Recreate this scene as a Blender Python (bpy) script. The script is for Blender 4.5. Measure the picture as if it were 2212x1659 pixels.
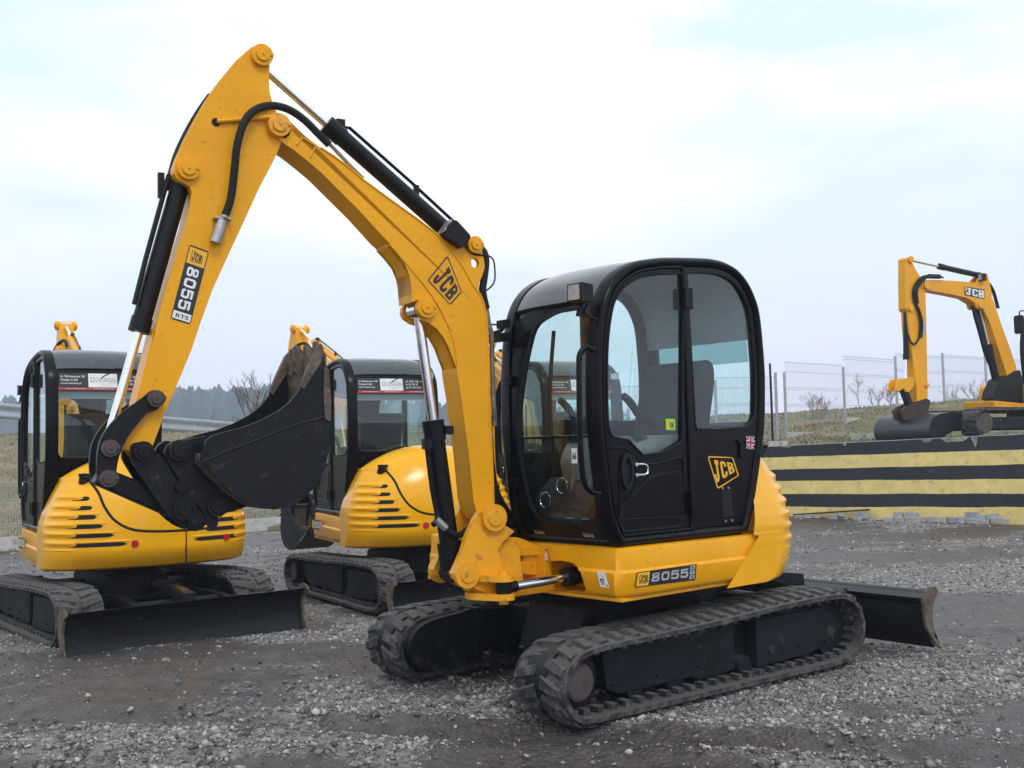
import bpy, bmesh, math, random
import numpy as np
from mathutils import Vector, Matrix, noise as mnoise
for o in list(bpy.data.objects): bpy.data.objects.remove(o, do_unlink=True)
SC = bpy.context.scene
COL = SC.collection
rnd = random.Random(7)
PI = math.pi
rad = math.radians
# ---------------------------------------------------------------- camera
# all measurements on the photograph are in a 2212 x 1659 pixel grid
IW, IH, FP = 2212., 1659., 2300.
PITCH, ROLL, CAMH = rad(3.5), rad(1.3), 1.5
_fw = Vector((0, math.cos(PITCH), math.sin(PITCH)))
_up0 = Vector((0, -math.sin(PITCH), math.cos(PITCH)))
_rt = Vector((1, 0, 0))*math.cos(ROLL) - _up0*math.sin(ROLL)
_up = _up0*math.cos(ROLL) + Vector((1, 0, 0))*math.sin(ROLL)
CP = Vector((0, 0, CAMH))
cam = bpy.data.cameras.new('camera'); camo = bpy.data.objects.new('camera', cam); COL.objects.link(camo)
cam.sensor_width = 36; cam.lens = FP/IW*36; cam.clip_start = .1; cam.clip_end = 3000
M = Matrix((_rt, _up, -_fw)).transposed().to_4x4(); M.translation = CP
camo.matrix_world = M
SC.camera = camo
SC.cycles.volume_bounces = 3
SC.render.resolution_x = 1024; SC.render.resolution_y = 768
# ---------------------------------------------------------------- light
SUN_EL, SUN_AZ = rad(48), rad(200)
w = bpy.data.worlds.new("World"); SC.world = w; w.use_nodes = True
nt = w.node_tree; nt.nodes.clear(); N = nt.nodes.new; L = nt.links.new
out = N('ShaderNodeOutputWorld'); bg = N('ShaderNodeBackground')
sky = N('ShaderNodeTexSky'); sky.sky_type = 'NISHITA'; sky.sun_disc = False
sky.sun_elevation = SUN_EL; sky.sun_rotation = rad(160); sky.air_density = 1.2; sky.dust_density = 2.0
tc = N('ShaderNodeTexCoord'); mp = N('ShaderNodeMapping'); mp.inputs['Scale'].default_value = (1.0, 1.0, 2.6)
n1 = N('ShaderNodeTexNoise'); n1.inputs['Scale'].default_value = 2.6; n1.inputs['Detail'].default_value = 4; n1.inputs['Roughness'].default_value = .5; n1.inputs['Distortion'].default_value = .25
mp.inputs['Location'].default_value = (1.15, .4, .9)
cr = N('ShaderNodeValToRGB'); e = cr.color_ramp.elements
e[0].position = .42; e[0].color = (.78, .92, 1.02, 1); e[1].position = .60; e[1].color = (1.22, 1.22, 1.22, 1)
x1 = cr.color_ramp.elements.new(.5); x1.color = (.96, 1.04, 1.10, 1)
sep = N('ShaderNodeSeparateXYZ'); mr = N('ShaderNodeMapRange')
mr.inputs['From Min'].default_value = -.02; mr.inputs['From Max'].default_value = .30
hz = N('ShaderNodeMixRGB'); hz.inputs['Color1'].default_value = (.92, .91, 1.16, 1)
skm = N('ShaderNodeMixRGB'); skm.inputs['Fac'].default_value = .90
skg = N('ShaderNodeMixRGB'); skg.blend_type = 'MULTIPLY'; skg.inputs['Fac'].default_value = 1; skg.inputs['Color2'].default_value = (.10, .10, .10, 1)
L(tc.outputs['Generated'], mp.inputs['Vector']); L(mp.outputs[0], n1.inputs['Vector']); L(n1.outputs['Fac'], cr.inputs['Fac'])
L(tc.outputs['Generated'], sep.inputs[0]); L(sep.outputs['Z'], mr.inputs['Value']); L(mr.outputs[0], hz.inputs['Fac']); L(cr.outputs[0], hz.inputs['Color2'])
L(sky.outputs[0], skg.inputs['Color1']); L(skg.outputs[0], skm.inputs['Color1']); L(hz.outputs[0], skm.inputs['Color2'])
L(skm.outputs[0], bg.inputs['Color']); bg.inputs['Strength'].default_value = 1.05; L(bg.outputs[0], out.inputs[0])
sl = bpy.data.lights.new('sun', 'SUN'); sl.energy = .9; sl.angle = rad(14); sl.color = (1, .97, .92)
so = bpy.data.objects.new('sun', sl); COL.objects.link(so)
d = Vector((math.cos(SUN_EL)*math.cos(rad(-70)), math.cos(SUN_EL)*math.sin(rad(-70)), math.sin(SUN_EL)))
so.rotation_euler = d.to_track_quat('Z', 'Y').to_euler(); so.location = (0, 0, 30)
sky.sun_rotation = rad(160)
SC.view_settings.view_transform = 'Standard'; SC.view_settings.look = 'None'; SC.view_settings.exposure = .17; SC.view_settings.gamma = 1
# ---------------------------------------------------------------- measuring frames (real planes in the yard)
def ray(x, y):
    return _rt*((x-IW/2)/FP) + _up*((IH/2-y)/FP) + _fw
def at_z(x, y, z=0.):
    d = ray(x, y); return CP + d*((z-CAMH)/d.z)
class Frame:
    def __init__(s, o, yaw):
        s.o = Vector(o); s.yaw = rad(yaw)
        s.X = Vector((math.cos(s.yaw), math.sin(s.yaw), 0)); s.Y = Vector((-math.sin(s.yaw), math.cos(s.yaw), 0))
    def w(s, p): return s.o + s.X*p[0] + s.Y*p[1] + Vector((0, 0, p[2]))
    def l(s, P): v = P-s.o; return Vector((v.dot(s.X), v.dot(s.Y), v.z))
    def pl(s, x, y, yl=0.):
        d = ray(x, y); t = (yl-(CP-s.o).dot(s.Y))/d.dot(s.Y); return s.l(CP+d*t)
    def px(s, x, y, xl=0.):
        d = ray(x, y); t = (xl-(CP-s.o).dot(s.X))/d.dot(s.X); return s.l(CP+d*t)
    def mat(s, base=None):
        m = Matrix.Rotation(s.yaw, 4, 'Z'); m.translation = s.o
        return m
SD = 2212./2560.
def crop(x0, y0, wsrc, wpx):
    k = wsrc/wpx*SD
    return lambda x, y: (x*k+x0*SD, y*k+y0*SD)
# ---------------------------------------------------------------- materials
def newmat(name):
    m = bpy.data.materials.new(name); m.use_nodes = True; t = m.node_tree
    return m, t, t.nodes.get('Principled BSDF')
def rgb(c): return (c[0], c[1], c[2], 1)
def mat(name, base, rough=.5, metal=0., var=.0, scale=6., dirt=None, damt=.0, dscale=5., bump=0., bscale=60., coat=0., spec=.5, coord='Object', up=0.):
    m, t, b = newmat(name); N = t.nodes.new; L = t.links.new
    b.inputs['Base Color'].default_value = rgb(base); b.inputs['Roughness'].default_value = rough; b.inputs['Metallic'].default_value = metal
    b.inputs['Coat Weight'].default_value = coat; b.inputs['Coat Roughness'].default_value = .12; b.inputs['Specular IOR Level'].default_value = spec
    tc = N('ShaderNodeTexCoord'); src = None
    if var > 0:
        n = N('ShaderNodeTexNoise'); n.inputs['Scale'].default_value = scale; n.inputs['Detail'].default_value = 5; L(tc.outputs[coord], n.inputs['Vector'])
        mr = N('ShaderNodeMapRange'); mr.inputs['From Min'].default_value = .3; mr.inputs['From Max'].default_value = .7; mr.inputs['To Min'].default_value = 1-var; mr.inputs['To Max'].default_value = 1+var*.6
        L(n.outputs['Fac'], mr.inputs['Value'])
        mx = N('ShaderNodeMixRGB'); mx.blend_type = 'MULTIPLY'; mx.inputs['Fac'].default_value = 1; mx.inputs['Color1'].default_value = rgb(base); L(mr.outputs[0], mx.inputs['Color2'])
        src = mx.outputs[0]
        mr2 = N('ShaderNodeMapRange'); mr2.inputs['To Min'].default_value = max(.03, rough-.12); mr2.inputs['To Max'].default_value = min(1, rough+.15); L(n.outputs['Fac'], mr2.inputs['Value']); L(mr2.outputs[0], b.inputs['Roughness'])
    if dirt:
        n = N('ShaderNodeTexNoise'); n.inputs['Scale'].default_value = dscale; n.inputs['Detail'].default_value = 9; n.inputs['Roughness'].default_value = .68; L(tc.outputs[coord], n.inputs['Vector'])
        mr = N('ShaderNodeMapRange'); mr.inputs['From Min'].default_value = .62-damt*.5; mr.inputs['From Max'].default_value = .80-damt*.45; L(n.outputs['Fac'], mr.inputs['Value'])
        fac = mr.outputs[0]
        if up > 0:
            g = N('ShaderNodeNewGeometry'); s = N('ShaderNodeSeparateXYZ'); L(g.outputs['Normal'], s.inputs[0])
            u = N('ShaderNodeMapRange'); u.inputs['From Min'].default_value = .3; u.inputs['From Max'].default_value = .95; u.inputs['To Max'].default_value = up; L(s.outputs['Z'], u.inputs['Value'])
            a = N('ShaderNodeMath'); a.operation = 'MAXIMUM'; L(fac, a.inputs[0]); L(u.outputs[0], a.inputs[1]); fac = a.outputs[0]
        mx = N('ShaderNodeMixRGB'); L(fac, mx.inputs['Fac']); mx.inputs['Color2'].default_value = rgb(dirt)
        if src: L(src, mx.inputs['Color1'])
        else: mx.inputs['Color1'].default_value = rgb(base)
        src = mx.outputs[0]
    if src: L(src, b.inputs['Base Color'])
    if bump > 0:
        n = N('ShaderNodeTexNoise'); n.inputs['Scale'].default_value = bscale; n.inputs['Detail'].default_value = 4; L(tc.outputs[coord], n.inputs['Vector'])
        bp = N('ShaderNodeBump'); bp.inputs['Strength'].default_value = bump; bp.inputs['Distance'].default_value = .01; L(n.outputs['Fac'], bp.inputs['Height']); L(bp.outputs[0], b.inputs['Normal'])
    return m
YEL = (.84, .375, .002)
M_yel = mat('yellow_paint', YEL, .34, var=.07, scale=3., dirt=(.20, .10, .02), damt=.045, dscale=42, bump=.04, bscale=45, coat=.12, spec=.22)
M_yel2 = mat('yellow_paint_scuffed', YEL, .45, var=.10, scale=5., dirt=(.06, .045, .03), damt=.12, dscale=16, bump=.10, bscale=40, coat=.1)
M_yelc = mat('yellow_plastic_hood', (.90, .43, .003), .24, var=.05, scale=2., dirt=(.45, .22, .02), damt=.03, dscale=30, coat=.35, bump=.02, bscale=20, spec=.25)
M_blk = mat('black_paint', (.005, .005, .007), .36, var=.25, scale=7, dirt=(.07, .065, .06), damt=.06, dscale=22, bump=.05, bscale=80, coat=.05, spec=.2)
M_cab = mat('black_cab_paint', (.003, .003, .004), .30, var=.2, scale=5, dirt=(.02, .02, .02), damt=.05, dscale=14, coat=.10, bump=.03, bscale=50, spec=.12)
M_roof = mat('dark_grey_roof_paint', (.055, .060, .072), .20, var=.12, scale=4, dirt=(.15, .15, .15), damt=.06, dscale=9, coat=.2)
M_stl = mat('worn_black_steel', (.008, .009, .012), .42, var=.25, scale=3, dirt=(.085, .072, .06), damt=.05, dscale=17, bump=.10, bscale=50, spec=.22)
M_mud = mat('muddy_steel', (.075, .060, .045), .85, var=.4, scale=14, dirt=(.15, .115, .08), damt=.45, dscale=12, bump=.8, bscale=45)
M_rub = mat('dusty_track_rubber', (.022, .022, .026), .85, var=.35, scale=12, dirt=(.115, .105, .10), damt=.36, dscale=13, bump=.8, bscale=45, up=.8)
M_frm = mat('dusty_track_frame', (.011, .013, .017), .5, var=.3, scale=3, dirt=(.09, .085, .08), damt=.10, dscale=5, bump=.10, bscale=40, up=.5, spec=.15)
M_hos = mat('black_hose', (.010, .011, .013), .6, var=.2, scale=30, bump=.3, bscale=90, spec=.25)
M_chr = mat('chrome_rod', (.82, .83, .86), .13, metal=1., var=.05, scale=20)
M_pipe = mat('dirty_pipe', (.30, .25, .16), .5, metal=.3, var=.3, scale=18, dirt=(.08, .07, .05), damt=.3)
M_zinc = mat('zinc_fitting', (.42, .42, .42), .4, metal=.8, var=.25, scale=30)
M_brn = mat('grimy_steel_disc', (.085, .066, .062), .7, var=.35, scale=10, dirt=(.04, .03, .03), damt=.3, bump=.3)
M_gry = mat('interior_grey', (.03, .032, .036), .75, var=.15, scale=8)
M_lite = mat('interior_light_grey', (.22, .23, .235), .7, var=.12, scale=8)
M_seat = mat('seat_fabric', (.008, .010, .018), .95, var=.2, scale=20, bump=.5, bscale=250)
M_liner = mat('headliner', (.30, .34, .37), .9, var=.08, scale=5)
M_white = mat('white_sticker', (.78, .78, .78), .4, var=.05, scale=20)
M_dblk = mat('sticker_black', (.012, .012, .016), .35)
M_dyel = mat('sticker_yellow', (.85, .43, .015), .35)
M_dgry = mat('sticker_grey', (.38, .39, .40), .35, var=.1)
M_red = mat('red_reflector', (.50, .015, .010), .25)
M_dred = mat('sticker_red', (.45, .02, .03), .4)
M_grn = mat('sticker_green', (.35, .62, .04), .4, var=.3, scale=60)
M_blu = mat('sticker_blue', (.02, .03, .16), .4)
M_lens = mat('lamp_lens', (.50, .52, .54), .08, metal=.6, var=.25, scale=45, bump=.5, bscale=130)
M_dark = mat('dark_void', (.008, .007, .006), .9)
def glassmat(name, tint, refl=1.0):
    m, t, b = newmat(name); t.nodes.remove(b); N = t.nodes.new; L = t.links.new
    o = [n for n in t.nodes if n.type == 'OUTPUT_MATERIAL'][0]
    tr = N('ShaderNodeBsdfTransparent'); tr.inputs[0].default_value = rgb(tint)
    gl = N('ShaderNodeBsdfGlossy'); gl.inputs['Roughness'].default_value = .02; gl.inputs['Color'].default_value = (.9, .95, .95, 1)
    fr = N('ShaderNodeLayerWeight'); fr.inputs['Blend'].default_value = .5
    pw = N('ShaderNodeMath'); pw.operation = 'POWER'; pw.inputs[1].default_value = 4.5; L(fr.outputs['Facing'], pw.inputs[0])
    ml = N('ShaderNodeMath'); ml.operation = 'MULTIPLY_ADD'; ml.inputs[1].default_value = .8*refl; ml.inputs[2].default_value = .05*refl; L(pw.outputs[0], ml.inputs[0])
    # thin film of dust and wiper streaks
    tc = N('ShaderNodeTexCoord'); mp_ = N('ShaderNodeMapping'); mp_.inputs['Scale'].default_value = (1, 9, 1.3); mp_.inputs['Rotation'].default_value = (.5, 0, .2); ns = N('ShaderNodeTexNoise'); ns.inputs['Scale'].default_value = 2.2; ns.inputs['Detail'].default_value = 7; ns.inputs['Roughness'].default_value = .65
    L(tc.outputs['Object'], mp_.inputs[0]); L(mp_.outputs[0], ns.inputs['Vector']); r_ = N('ShaderNodeMapRange'); r_.inputs['From Min'].default_value = .45; r_.inputs['From Max'].default_value = .8; r_.inputs['To Min'].default_value = .012; r_.inputs['To Max'].default_value = .06; L(ns.outputs['Fac'], r_.inputs['Value'])
    df = N('ShaderNodeBsdfDiffuse'); df.inputs['Color'].default_value = (.45, .5, .5, 1); m0 = N('ShaderNodeMixShader'); L(r_.outputs[0], m0.inputs[0]); L(tr.outputs[0], m0.inputs[1]); L(df.outputs[0], m0.inputs[2])
    mx = N('ShaderNodeMixShader'); L(ml.outputs[0], mx.inputs[0]); L(m0.outputs[0], mx.inputs[1]); L(gl.outputs[0], mx.inputs[2]); L(mx.outputs[0], o.inputs[0])
    return m
M_glass = glassmat('tinted_glass', (.84, .965, .945), 1.3)
M_glass2 = glassmat('darker_tinted_glass', (.66, .74, .73), .9)
# ---------------------------------------------------------------- mesh helpers
def finish(me, smooth=35):
    me.validate(); me.update()
    if smooth:
        me.polygons.foreach_set('use_smooth', [True]*len(me.polygons))
        try: me.set_sharp_from_angle(angle=rad(smooth))
        except Exception: pass
class MB:
    def __init__(s): s.v = []; s.f = []; s.m = []
    def add(s, vs, fs, mi=0):
        b = len(s.v); s.v += [tuple(v) for v in vs]; s.f += [tuple(b+i for i in f) for f in fs]; s.m += [mi]*len(fs); return s
    def box(s, c, d, mi=0, rot=None, taper=1.):
        hx, hy, hz = d[0]/2, d[1]/2, d[2]/2; P = []
        for z in (-1, 1):
            k = taper if z > 0 else 1.
            for x, y in ((-1, -1), (1, -1), (1, 1), (-1, 1)): P.append(Vector((x*hx*k, y*hy*k, z*hz)))
        if rot is not None: P = [rot @ p for p in P]
        P = [p+Vector(c) for p in P]
        return s.add(P, [(3, 2, 1, 0), (4, 5, 6, 7), (0, 1, 5, 4), (1, 2, 6, 5), (2, 3, 7, 6), (3, 0, 4, 7)], mi)
    def cyl(s, a, b, r, n=20, r2=None, mi=0, cap=True):
        a = Vector(a); b = Vector(b); r2 = r if r2 is None else r2; ax = (b-a).normalized()
        u = ax.orthogonal().normalized(); v = ax.cross(u); P = []
        for c, q in ((a, r), (b, r2)):
            for i in range(n): t = 2*PI*i/n; P.append(c+(u*math.cos(t)+v*math.sin(t))*q)
        F = [(i, (i+1) % n, n+(i+1) % n, n+i) for i in range(n)]
        if cap: F += [tuple(range(n-1, -1, -1)), tuple(range(n, 2*n))]
        return s.add(P, F, mi)
    def tube(s, pts, r, n=10, mi=0, sub=0, radii=None):
        pts = [Vector(p) for p in pts]
        if sub: pts = catmull(pts, sub)
        m = len(pts); P = []; up = None
        for i, p in enumerate(pts):
            t = (pts[min(i+1, m-1)]-pts[max(i-1, 0)]).normalized()
            if up is None: up = t.orthogonal().normalized()
            up = (up - t*up.dot(t)).normalized(); v = t.cross(up)
            q = r if radii is None else radii[min(len(radii)-1, int(i*len(radii)/m))]
            for k in range(n): a = 2*PI*k/n; P.append(p+(up*math.cos(a)+v*math.sin(a))*q)
        F = [(i*n+k, i*n+(k+1) % n, (i+1)*n+(k+1) % n, (i+1)*n+k) for i in range(m-1) for k in range(n)]
        F += [tuple(range(n-1, -1, -1)), tuple((m-1)*n+k for k in range(n))]
        return s.add(P, F, mi)
    def prism(s, pts, y0, y1, mi=0, fn=None):      # outline (x,z) extruded along y
        n = len(pts); f = fn or (lambda x, y, z: (x, y, z))
        P = [f(p[0], y0, p[1]) for p in pts]+[f(p[0], y1, p[1]) for p in pts]
        ar = sum(pts[i][0]*pts[(i+1) % n][1]-pts[(i+1) % n][0]*pts[i][1] for i in range(n))
        F = [tuple(range(n)), tuple(range(2*n-1, n-1, -1))]+[(i, n+i, n+(i+1) % n, (i+1) % n) for i in range(n)]
        if (ar < 0) != (y1 < y0): F = [tuple(reversed(g)) for g in F]
        return s.add(P, F, mi)
    def ring(s, outer, inner, fn, t, mi=0):        # flat ring between two outlines; fn(a,b,depth)->xyz
        n = len(outer); P = [fn(a, b, 0) for a, b in outer]+[fn(a, b, 0) for a, b in inner]+[fn(a, b, t) for a, b in outer]+[fn(a, b, t) for a, b in inner]
        F = []
        for i in range(n):
            j = (i+1) % n
            F += [(i, j, n+j, n+i), (2*n+i, 3*n+i, 3*n+j, 2*n+j), (i, 2*n+i, 2*n+j, j), (n+i, n+j, 3*n+j, 3*n+i)]
        return s.add(P, F, mi)
    def fan(s, pts, mi=0): return s.add(pts, [tuple(range(len(pts)))], mi)
    def build(s, name, mats, parent=None, mw=None, bevel=0., smooth=35, seg=2):
        me = bpy.data.meshes.new(name); me.from_pydata(s.v, [], s.f)
        mats = mats if isinstance(mats, (list, tuple)) else [mats]
        for m in mats: me.materials.append(m)
        if len(mats) > 1: me.polygons.foreach_set('material_index', s.m)
        bm = bmesh.new(); bm.from_mesh(me); bmesh.ops.recalc_face_normals(bm, faces=bm.faces[:])
        ng = [f for f in bm.faces if len(f.verts) > 4]
        if ng: bmesh.ops.triangulate(bm, faces=ng, quad_method='BEAUTY', ngon_method='EAR_CLIP')
        bm.to_mesh(me); bm.free()
        finish(me, smooth)
        o = bpy.data.objects.new(name, me); COL.objects.link(o)
        if parent is not None: o.parent = parent
        if mw is not None: o.matrix_local = mw
        if bevel > 0:
            b = o.modifiers.new('bevel', 'BEVEL'); b.width = bevel; b.segments = seg; b.limit_method = 'ANGLE'; b.angle_limit = rad(38); b.harden_normals = True
        return o
def catmull(pts, sub, closed=False):
    n = len(pts); R = []
    rng = range(n if closed else n-1)
    for i in rng:
        if closed: a, b, c, d = (pts[(i+k) % n] for k in (-1, 0, 1, 2))
        else: a, b, c, d = pts[max(i-1, 0)], pts[i], pts[i+1], pts[min(i+2, n-1)]
        for k in range(sub):
            t = k/sub
            R.append(b*0 + (b*2 + (c-a)*t + (a*2-b*5+c*4-d)*t*t + (b*3-a-c*3+d)*t**3)*.5)
    if not closed: R.append(pts[-1])
    return R
def smooth2(pts, sub, closed=True):
    return [(p.x, p.y) for p in catmull([Vector((a, b, 0)) for a, b in pts], sub, closed)]
def roundpoly(pts, r, seg=5):
    n = len(pts); R = []; rr = r if isinstance(r, (list, tuple)) else [r]*n
    for i in range(n):
        p = Vector(pts[i][:2]); a = Vector(pts[i-1][:2])-p; b = Vector(pts[(i+1) % n][:2])-p
        q = min(rr[i], a.length*.49, b.length*.49)
        if q < 1e-5: R.append(tuple(p)); continue
        s, e = p+a.normalized()*q, p+b.normalized()*q
        for k in range(seg+1):
            t = k/seg; R.append(tuple(s*(1-t)**2+p*2*t*(1-t)+e*t*t))
    return R
def resample(poly, n, start=None):
    P = [Vector(p) for p in poly]; P.append(P[0]); L_ = [0]
    for i in range(1, len(P)): L_.append(L_[-1]+(P[i]-P[i-1]).length)
    R = []; k = 0
    for i in range(n):
        s = L_[-1]*i/n
        while L_[k+1] < s: k += 1
        t = (s-L_[k])/max(1e-9, L_[k+1]-L_[k]); R.append(tuple(P[k].lerp(P[k+1], t)))
    return R
def inset(poly, d):
    n = len(poly); ar = sum(poly[i][0]*poly[(i+1) % n][1]-poly[(i+1) % n][0]*poly[i][1] for i in range(n)); sg = 1 if ar > 0 else -1; R = []
    for i in range(n):
        p = Vector(poly[i]); a = (p-Vector(poly[i-1])); b = (Vector(poly[(i+1) % n])-p)
        if a.length < 1e-7: a = b
        if b.length < 1e-7: b = a
        na = Vector((-a.y, a.x)).normalized()*sg; nb = Vector((-b.y, b.x)).normalized()*sg
        m = (na+nb); m = m.normalized() if m.length > 1e-6 else na
        R.append(tuple(p+m*(d/max(.5, m.dot(na)))))
    return R
def empty(name, loc, rz=0, label=None, cat=None, group=None):
    o = bpy.data.objects.new(name, None); COL.objects.link(o); o.location = loc; o.rotation_euler = (0, 0, rz); o.empty_display_size = .2
    if label: o['label'] = label
    if cat: o['category'] = cat
    if group: o['group'] = group
    return o
def tag(o, label=None, cat=None, group=None, kind=None):
    if label: o['label'] = label
    if cat: o['category'] = cat
    if group: o['group'] = group
    if kind: o['kind'] = kind
    return o
# writing: a string becomes flat mesh in the unit square, then is laid on a quad
_tc = {}
def glyphs(txt, bold=.0, space=1.0):
    key = (txt, bold, space)
    if key in _tc: return _tc[key]
    cu = bpy.data.curves.new('txt', 'FONT'); cu.body = txt; cu.offset = bold; cu.resolution_u = 3; cu.space_character = space
    o = bpy.data.objects.new('txt', cu); COL.objects.link(o)
    dg = bpy.context.evaluated_depsgraph_get(); dg.update(); ev = o.evaluated_get(dg); me = ev.to_mesh()
    V = [(v.co.x, v.co.y) for v in me.vertices]; F = [tuple(p.vertices) for p in me.polygons]
    ev.to_mesh_clear(); bpy.data.objects.remove(o); bpy.data.curves.remove(cu)
    x0 = min(v[0] for v in V); x1 = max(v[0] for v in V); y0 = min(v[1] for v in V); y1 = max(v[1] for v in V)
    V = [((a-x0)/(x1-x0), (b-y0)/(y1-y0)) for a, b in V]
    _tc[key] = (V, F); return V, F
def quad(Q):   # Q = bl, br, tr, tl
    Q = [Vector(q) for q in Q]; nrm = (Q[1]-Q[0]).cross(Q[3]-Q[0]).normalized()
    def f(u, v, h=0.): return Q[0]*(1-u)*(1-v)+Q[1]*u*(1-v)+Q[2]*u*v+Q[3]*(1-u)*v+nrm*h
    return f
def lay_text(mb, f, txt, u0, v0, u1, v1, h, mi, bold=0., space=1.):
    V, F = glyphs(txt, bold, space); mb.add([f(u0+(u1-u0)*a, v0+(v1-v0)*b, h) for a, b in V], F, mi)
def lay_poly(mb, f, pts, h, mi): mb.fan([f(u, v, h) for u, v in pts], mi)
def rr(u0, v0, u1, v1, r, asp=1.): # rounded rect in uv; asp = width/height of the quad
    R = []
    for cx, cy, a0 in ((u1-r/asp, v1-r, 0), (u0+r/asp, v1-r, 90), (u0+r/asp, v0+r, 180), (u1-r/asp, v0+r, 270)):
        for k in range(5): a = rad(a0+k*22.5); R.append((cx+math.cos(a)*r/asp, cy+math.sin(a)*r))
    return R
# ---------------------------------------------------------------- excavator: undercarriage (X forward, Y left, Z up)
TRK = [(1.05, 0), (.5, 0), (-.1, 0), (-.7, 0), (-1.12, 0), (-1.33, .035), (-1.45, .13), (-1.485, .26), (-1.44, .40), (-1.32, .495), (-1.13, .53), (-.6, .525), (0, .497), (.6, .48), (.98, .47), (1.16, .435), (1.27, .345), (1.305, .235), (1.265, .115), (1.18, .03)]
def build_track(root, mw, side, hi=True):
    yo, yi = side*1.0, side*.60
    path = catmull([Vector((a, b+.0, 0)) for a, b in TRK], 12, True)
    path = [Vector((p[0], p[1], 0)) for p in resample([(p.x, p.y) for p in path], 212)]
    n = len(path); T = []; 
    for i in range(n):
        t = (path[(i+1) % n]-path[i-1]).normalized(); T.append(Vector((t.y, -t.x, 0)))     # outward? fixed below
    c = Vector((-.1, .25, 0))
    for i in range(n):
        if T[i].dot(path[i]-c) < 0: T[i] = -T[i]
    mb = MB(); tk = .040; lug = .024
    P = []
    for i in range(n):
        o_ = path[i]-T[i]*lug; i_ = path[i]-T[i]*(lug+tk)
        o2 = path[i]-T[i]*(lug+.012)
        for q, y in ((o2, yo), (o_, yo-side*.025), (o_, yi+side*.025), (o2, yi), (i_, yi), (i_, yo)): P.append((q.x, y, q.y))
    F = []
    for i in range(n):
        j = (i+1) % n
        for k in range(6): l = (k+1) % 6; F.append((i*6+k, i*6+l, j*6+l, j*6+k))
    mb.add(P, F)
    # chunky staggered chevron lugs
    nl = 50
    def pt(s, y, h):
        s = (s % 1.)*n; i = int(s) % n; f = s-int(s); j = (i+1) % n
        p = path[i].lerp(path[j], f); t = T[i].lerp(T[j], f).normalized(); q = p-t*(lug-h); return (q.x, y, q.y)
    for half in (0, 1):
        for k in range(nl):
            s0 = (k+.5*half)/nl; w0 = .34/nl; dsl = .42/nl
            ya, yb = (yo-side*.012, side*.835) if half == 0 else (side*.785, yi+side*.012)
            sg = 1 if half == 0 else -1
            jit = rnd.uniform(-.02, .02)/nl
            rows = []
            for u in (0, .35, .7, 1.):
                y = ya+(yb-ya)*u; s = s0+jit-(dsl*(u if half == 0 else 1-u))
                ww = w0*(1.05-.35*abs(u-(0 if half else 1)))
                hh = lug*((.55, .95, 1., .8)[(0, .35, .7, 1.).index(u)] if half == 0 else (.8, 1., .95, .55)[(0, .35, .7, 1.).index(u)])*.93
                rows.append([pt(s-ww*1.25, y, -.002), pt(s-ww*.72, y, hh), pt(s+ww*.72, y, hh), pt(s+ww*1.25, y, -.002)])
            b = len(mb.v); 
            for r_ in rows: mb.v += r_
            for a in range(3):
                for q in range(3): mb.f.append((b+a*4+q, b+a*4+q+1, b+a*4+4+q+1, b+a*4+4+q)); mb.m.append(0)
            mb.f += [(b, b+1, b+2, b+3), (b+12, b+15, b+14, b+13)]; mb.m += [0, 0]
    # inner guide ribs
    for k in range(58):
        s = k/58.; a = pt(s-.0035, 0, 0); 
        for y in (side*.90, side*.72):
            q0 = pt(s-.0045, y-side*.05, -tk-lug-.0); 
            rr_ = [pt(s+ds, y+dy, -(tk-.002)-dh) for ds in (-.0035, .0035) for dy in (-.035, .035) for dh in (0, .035)]
            b = len(mb.v); mb.v += rr_
            for f in ((0, 1, 3, 2), (4, 6, 7, 5), (0, 4, 5, 1), (2, 3, 7, 6), (1, 5, 7, 3)): mb.f.append(tuple(b+i for i in f)); mb.m.append(0)
    trk = mb.build('track', M_rub, root, mw, smooth=40)
    # track frame: long box with sloped ends, cut ledge along the top
    fr = MB(); cy = side*.81
    oy, iy = side*.885, side*.66
    fr.prism([(.85, .165), (.88, .385), (.15, .395), (.10, .42), (-.20, .42), (-.23, .385), (-.23, .12), (.10, .10), (.16, .13), (.76, .125)], min(oy, iy), max(oy, iy))
    fr.prism([(-.22, .12), (-.22, .37), (-.43, .37), (-.43, .12)], side*.66, side*.80)
    fr.prism([(-.42, .105), (-.42, .395), (-1.08, .405), (-1.21, .37), (-1.27, .27), (-1.20, .165), (-.95, .12)], side*.66, side*.905)
    fr.prism([(-.02, .415), (-.95, .425), (-.98, .455), (-.06, .452)], side*.70, side*.90)
    fr.build('track_frame', M_frm, trk, bevel=.008)
    for x in (.80, .45, .10, -.55, -.85, -1.12):
        b_ = MB(); b_.cyl((x, side*(.88 if x > 0 else .90), .185), (x, side*(.897 if x > 0 else .917), .185), .012, 8); b_.build('frame_bolt', M_frm, trk)
    ho = MB(); ho.cyl((-.13, side*.875, .30), (-.13, side*.8885, .30), .045, 24); ho.build('access_hole', M_dark, trk)
    dr = MB(); dr.cyl((1.10, side*.93, .25), (1.10, side*.62, .25), .105, 36); dr.cyl((1.10, side*.87, .25), (1.10, side*.70, .25), .185, 36); dr.build('drive_sprocket', M_frm, trk, bevel=.006)
    dd = MB(); dd.cyl((1.10, side*.928, .25), (1.10, side*.942, .25), .100, 40); dd.cyl((1.10, side*.941, .25), (1.10, side*.947, .25), .090, 40); dd.build('sprocket_hub', M_brn, trk, bevel=.003)
    il = MB(); il.cyl((-1.20, side*.88, .265), (-1.20, side*.70, .265), .175, 36); il.build('idler_wheel', M_frm, trk, bevel=.01)
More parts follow.
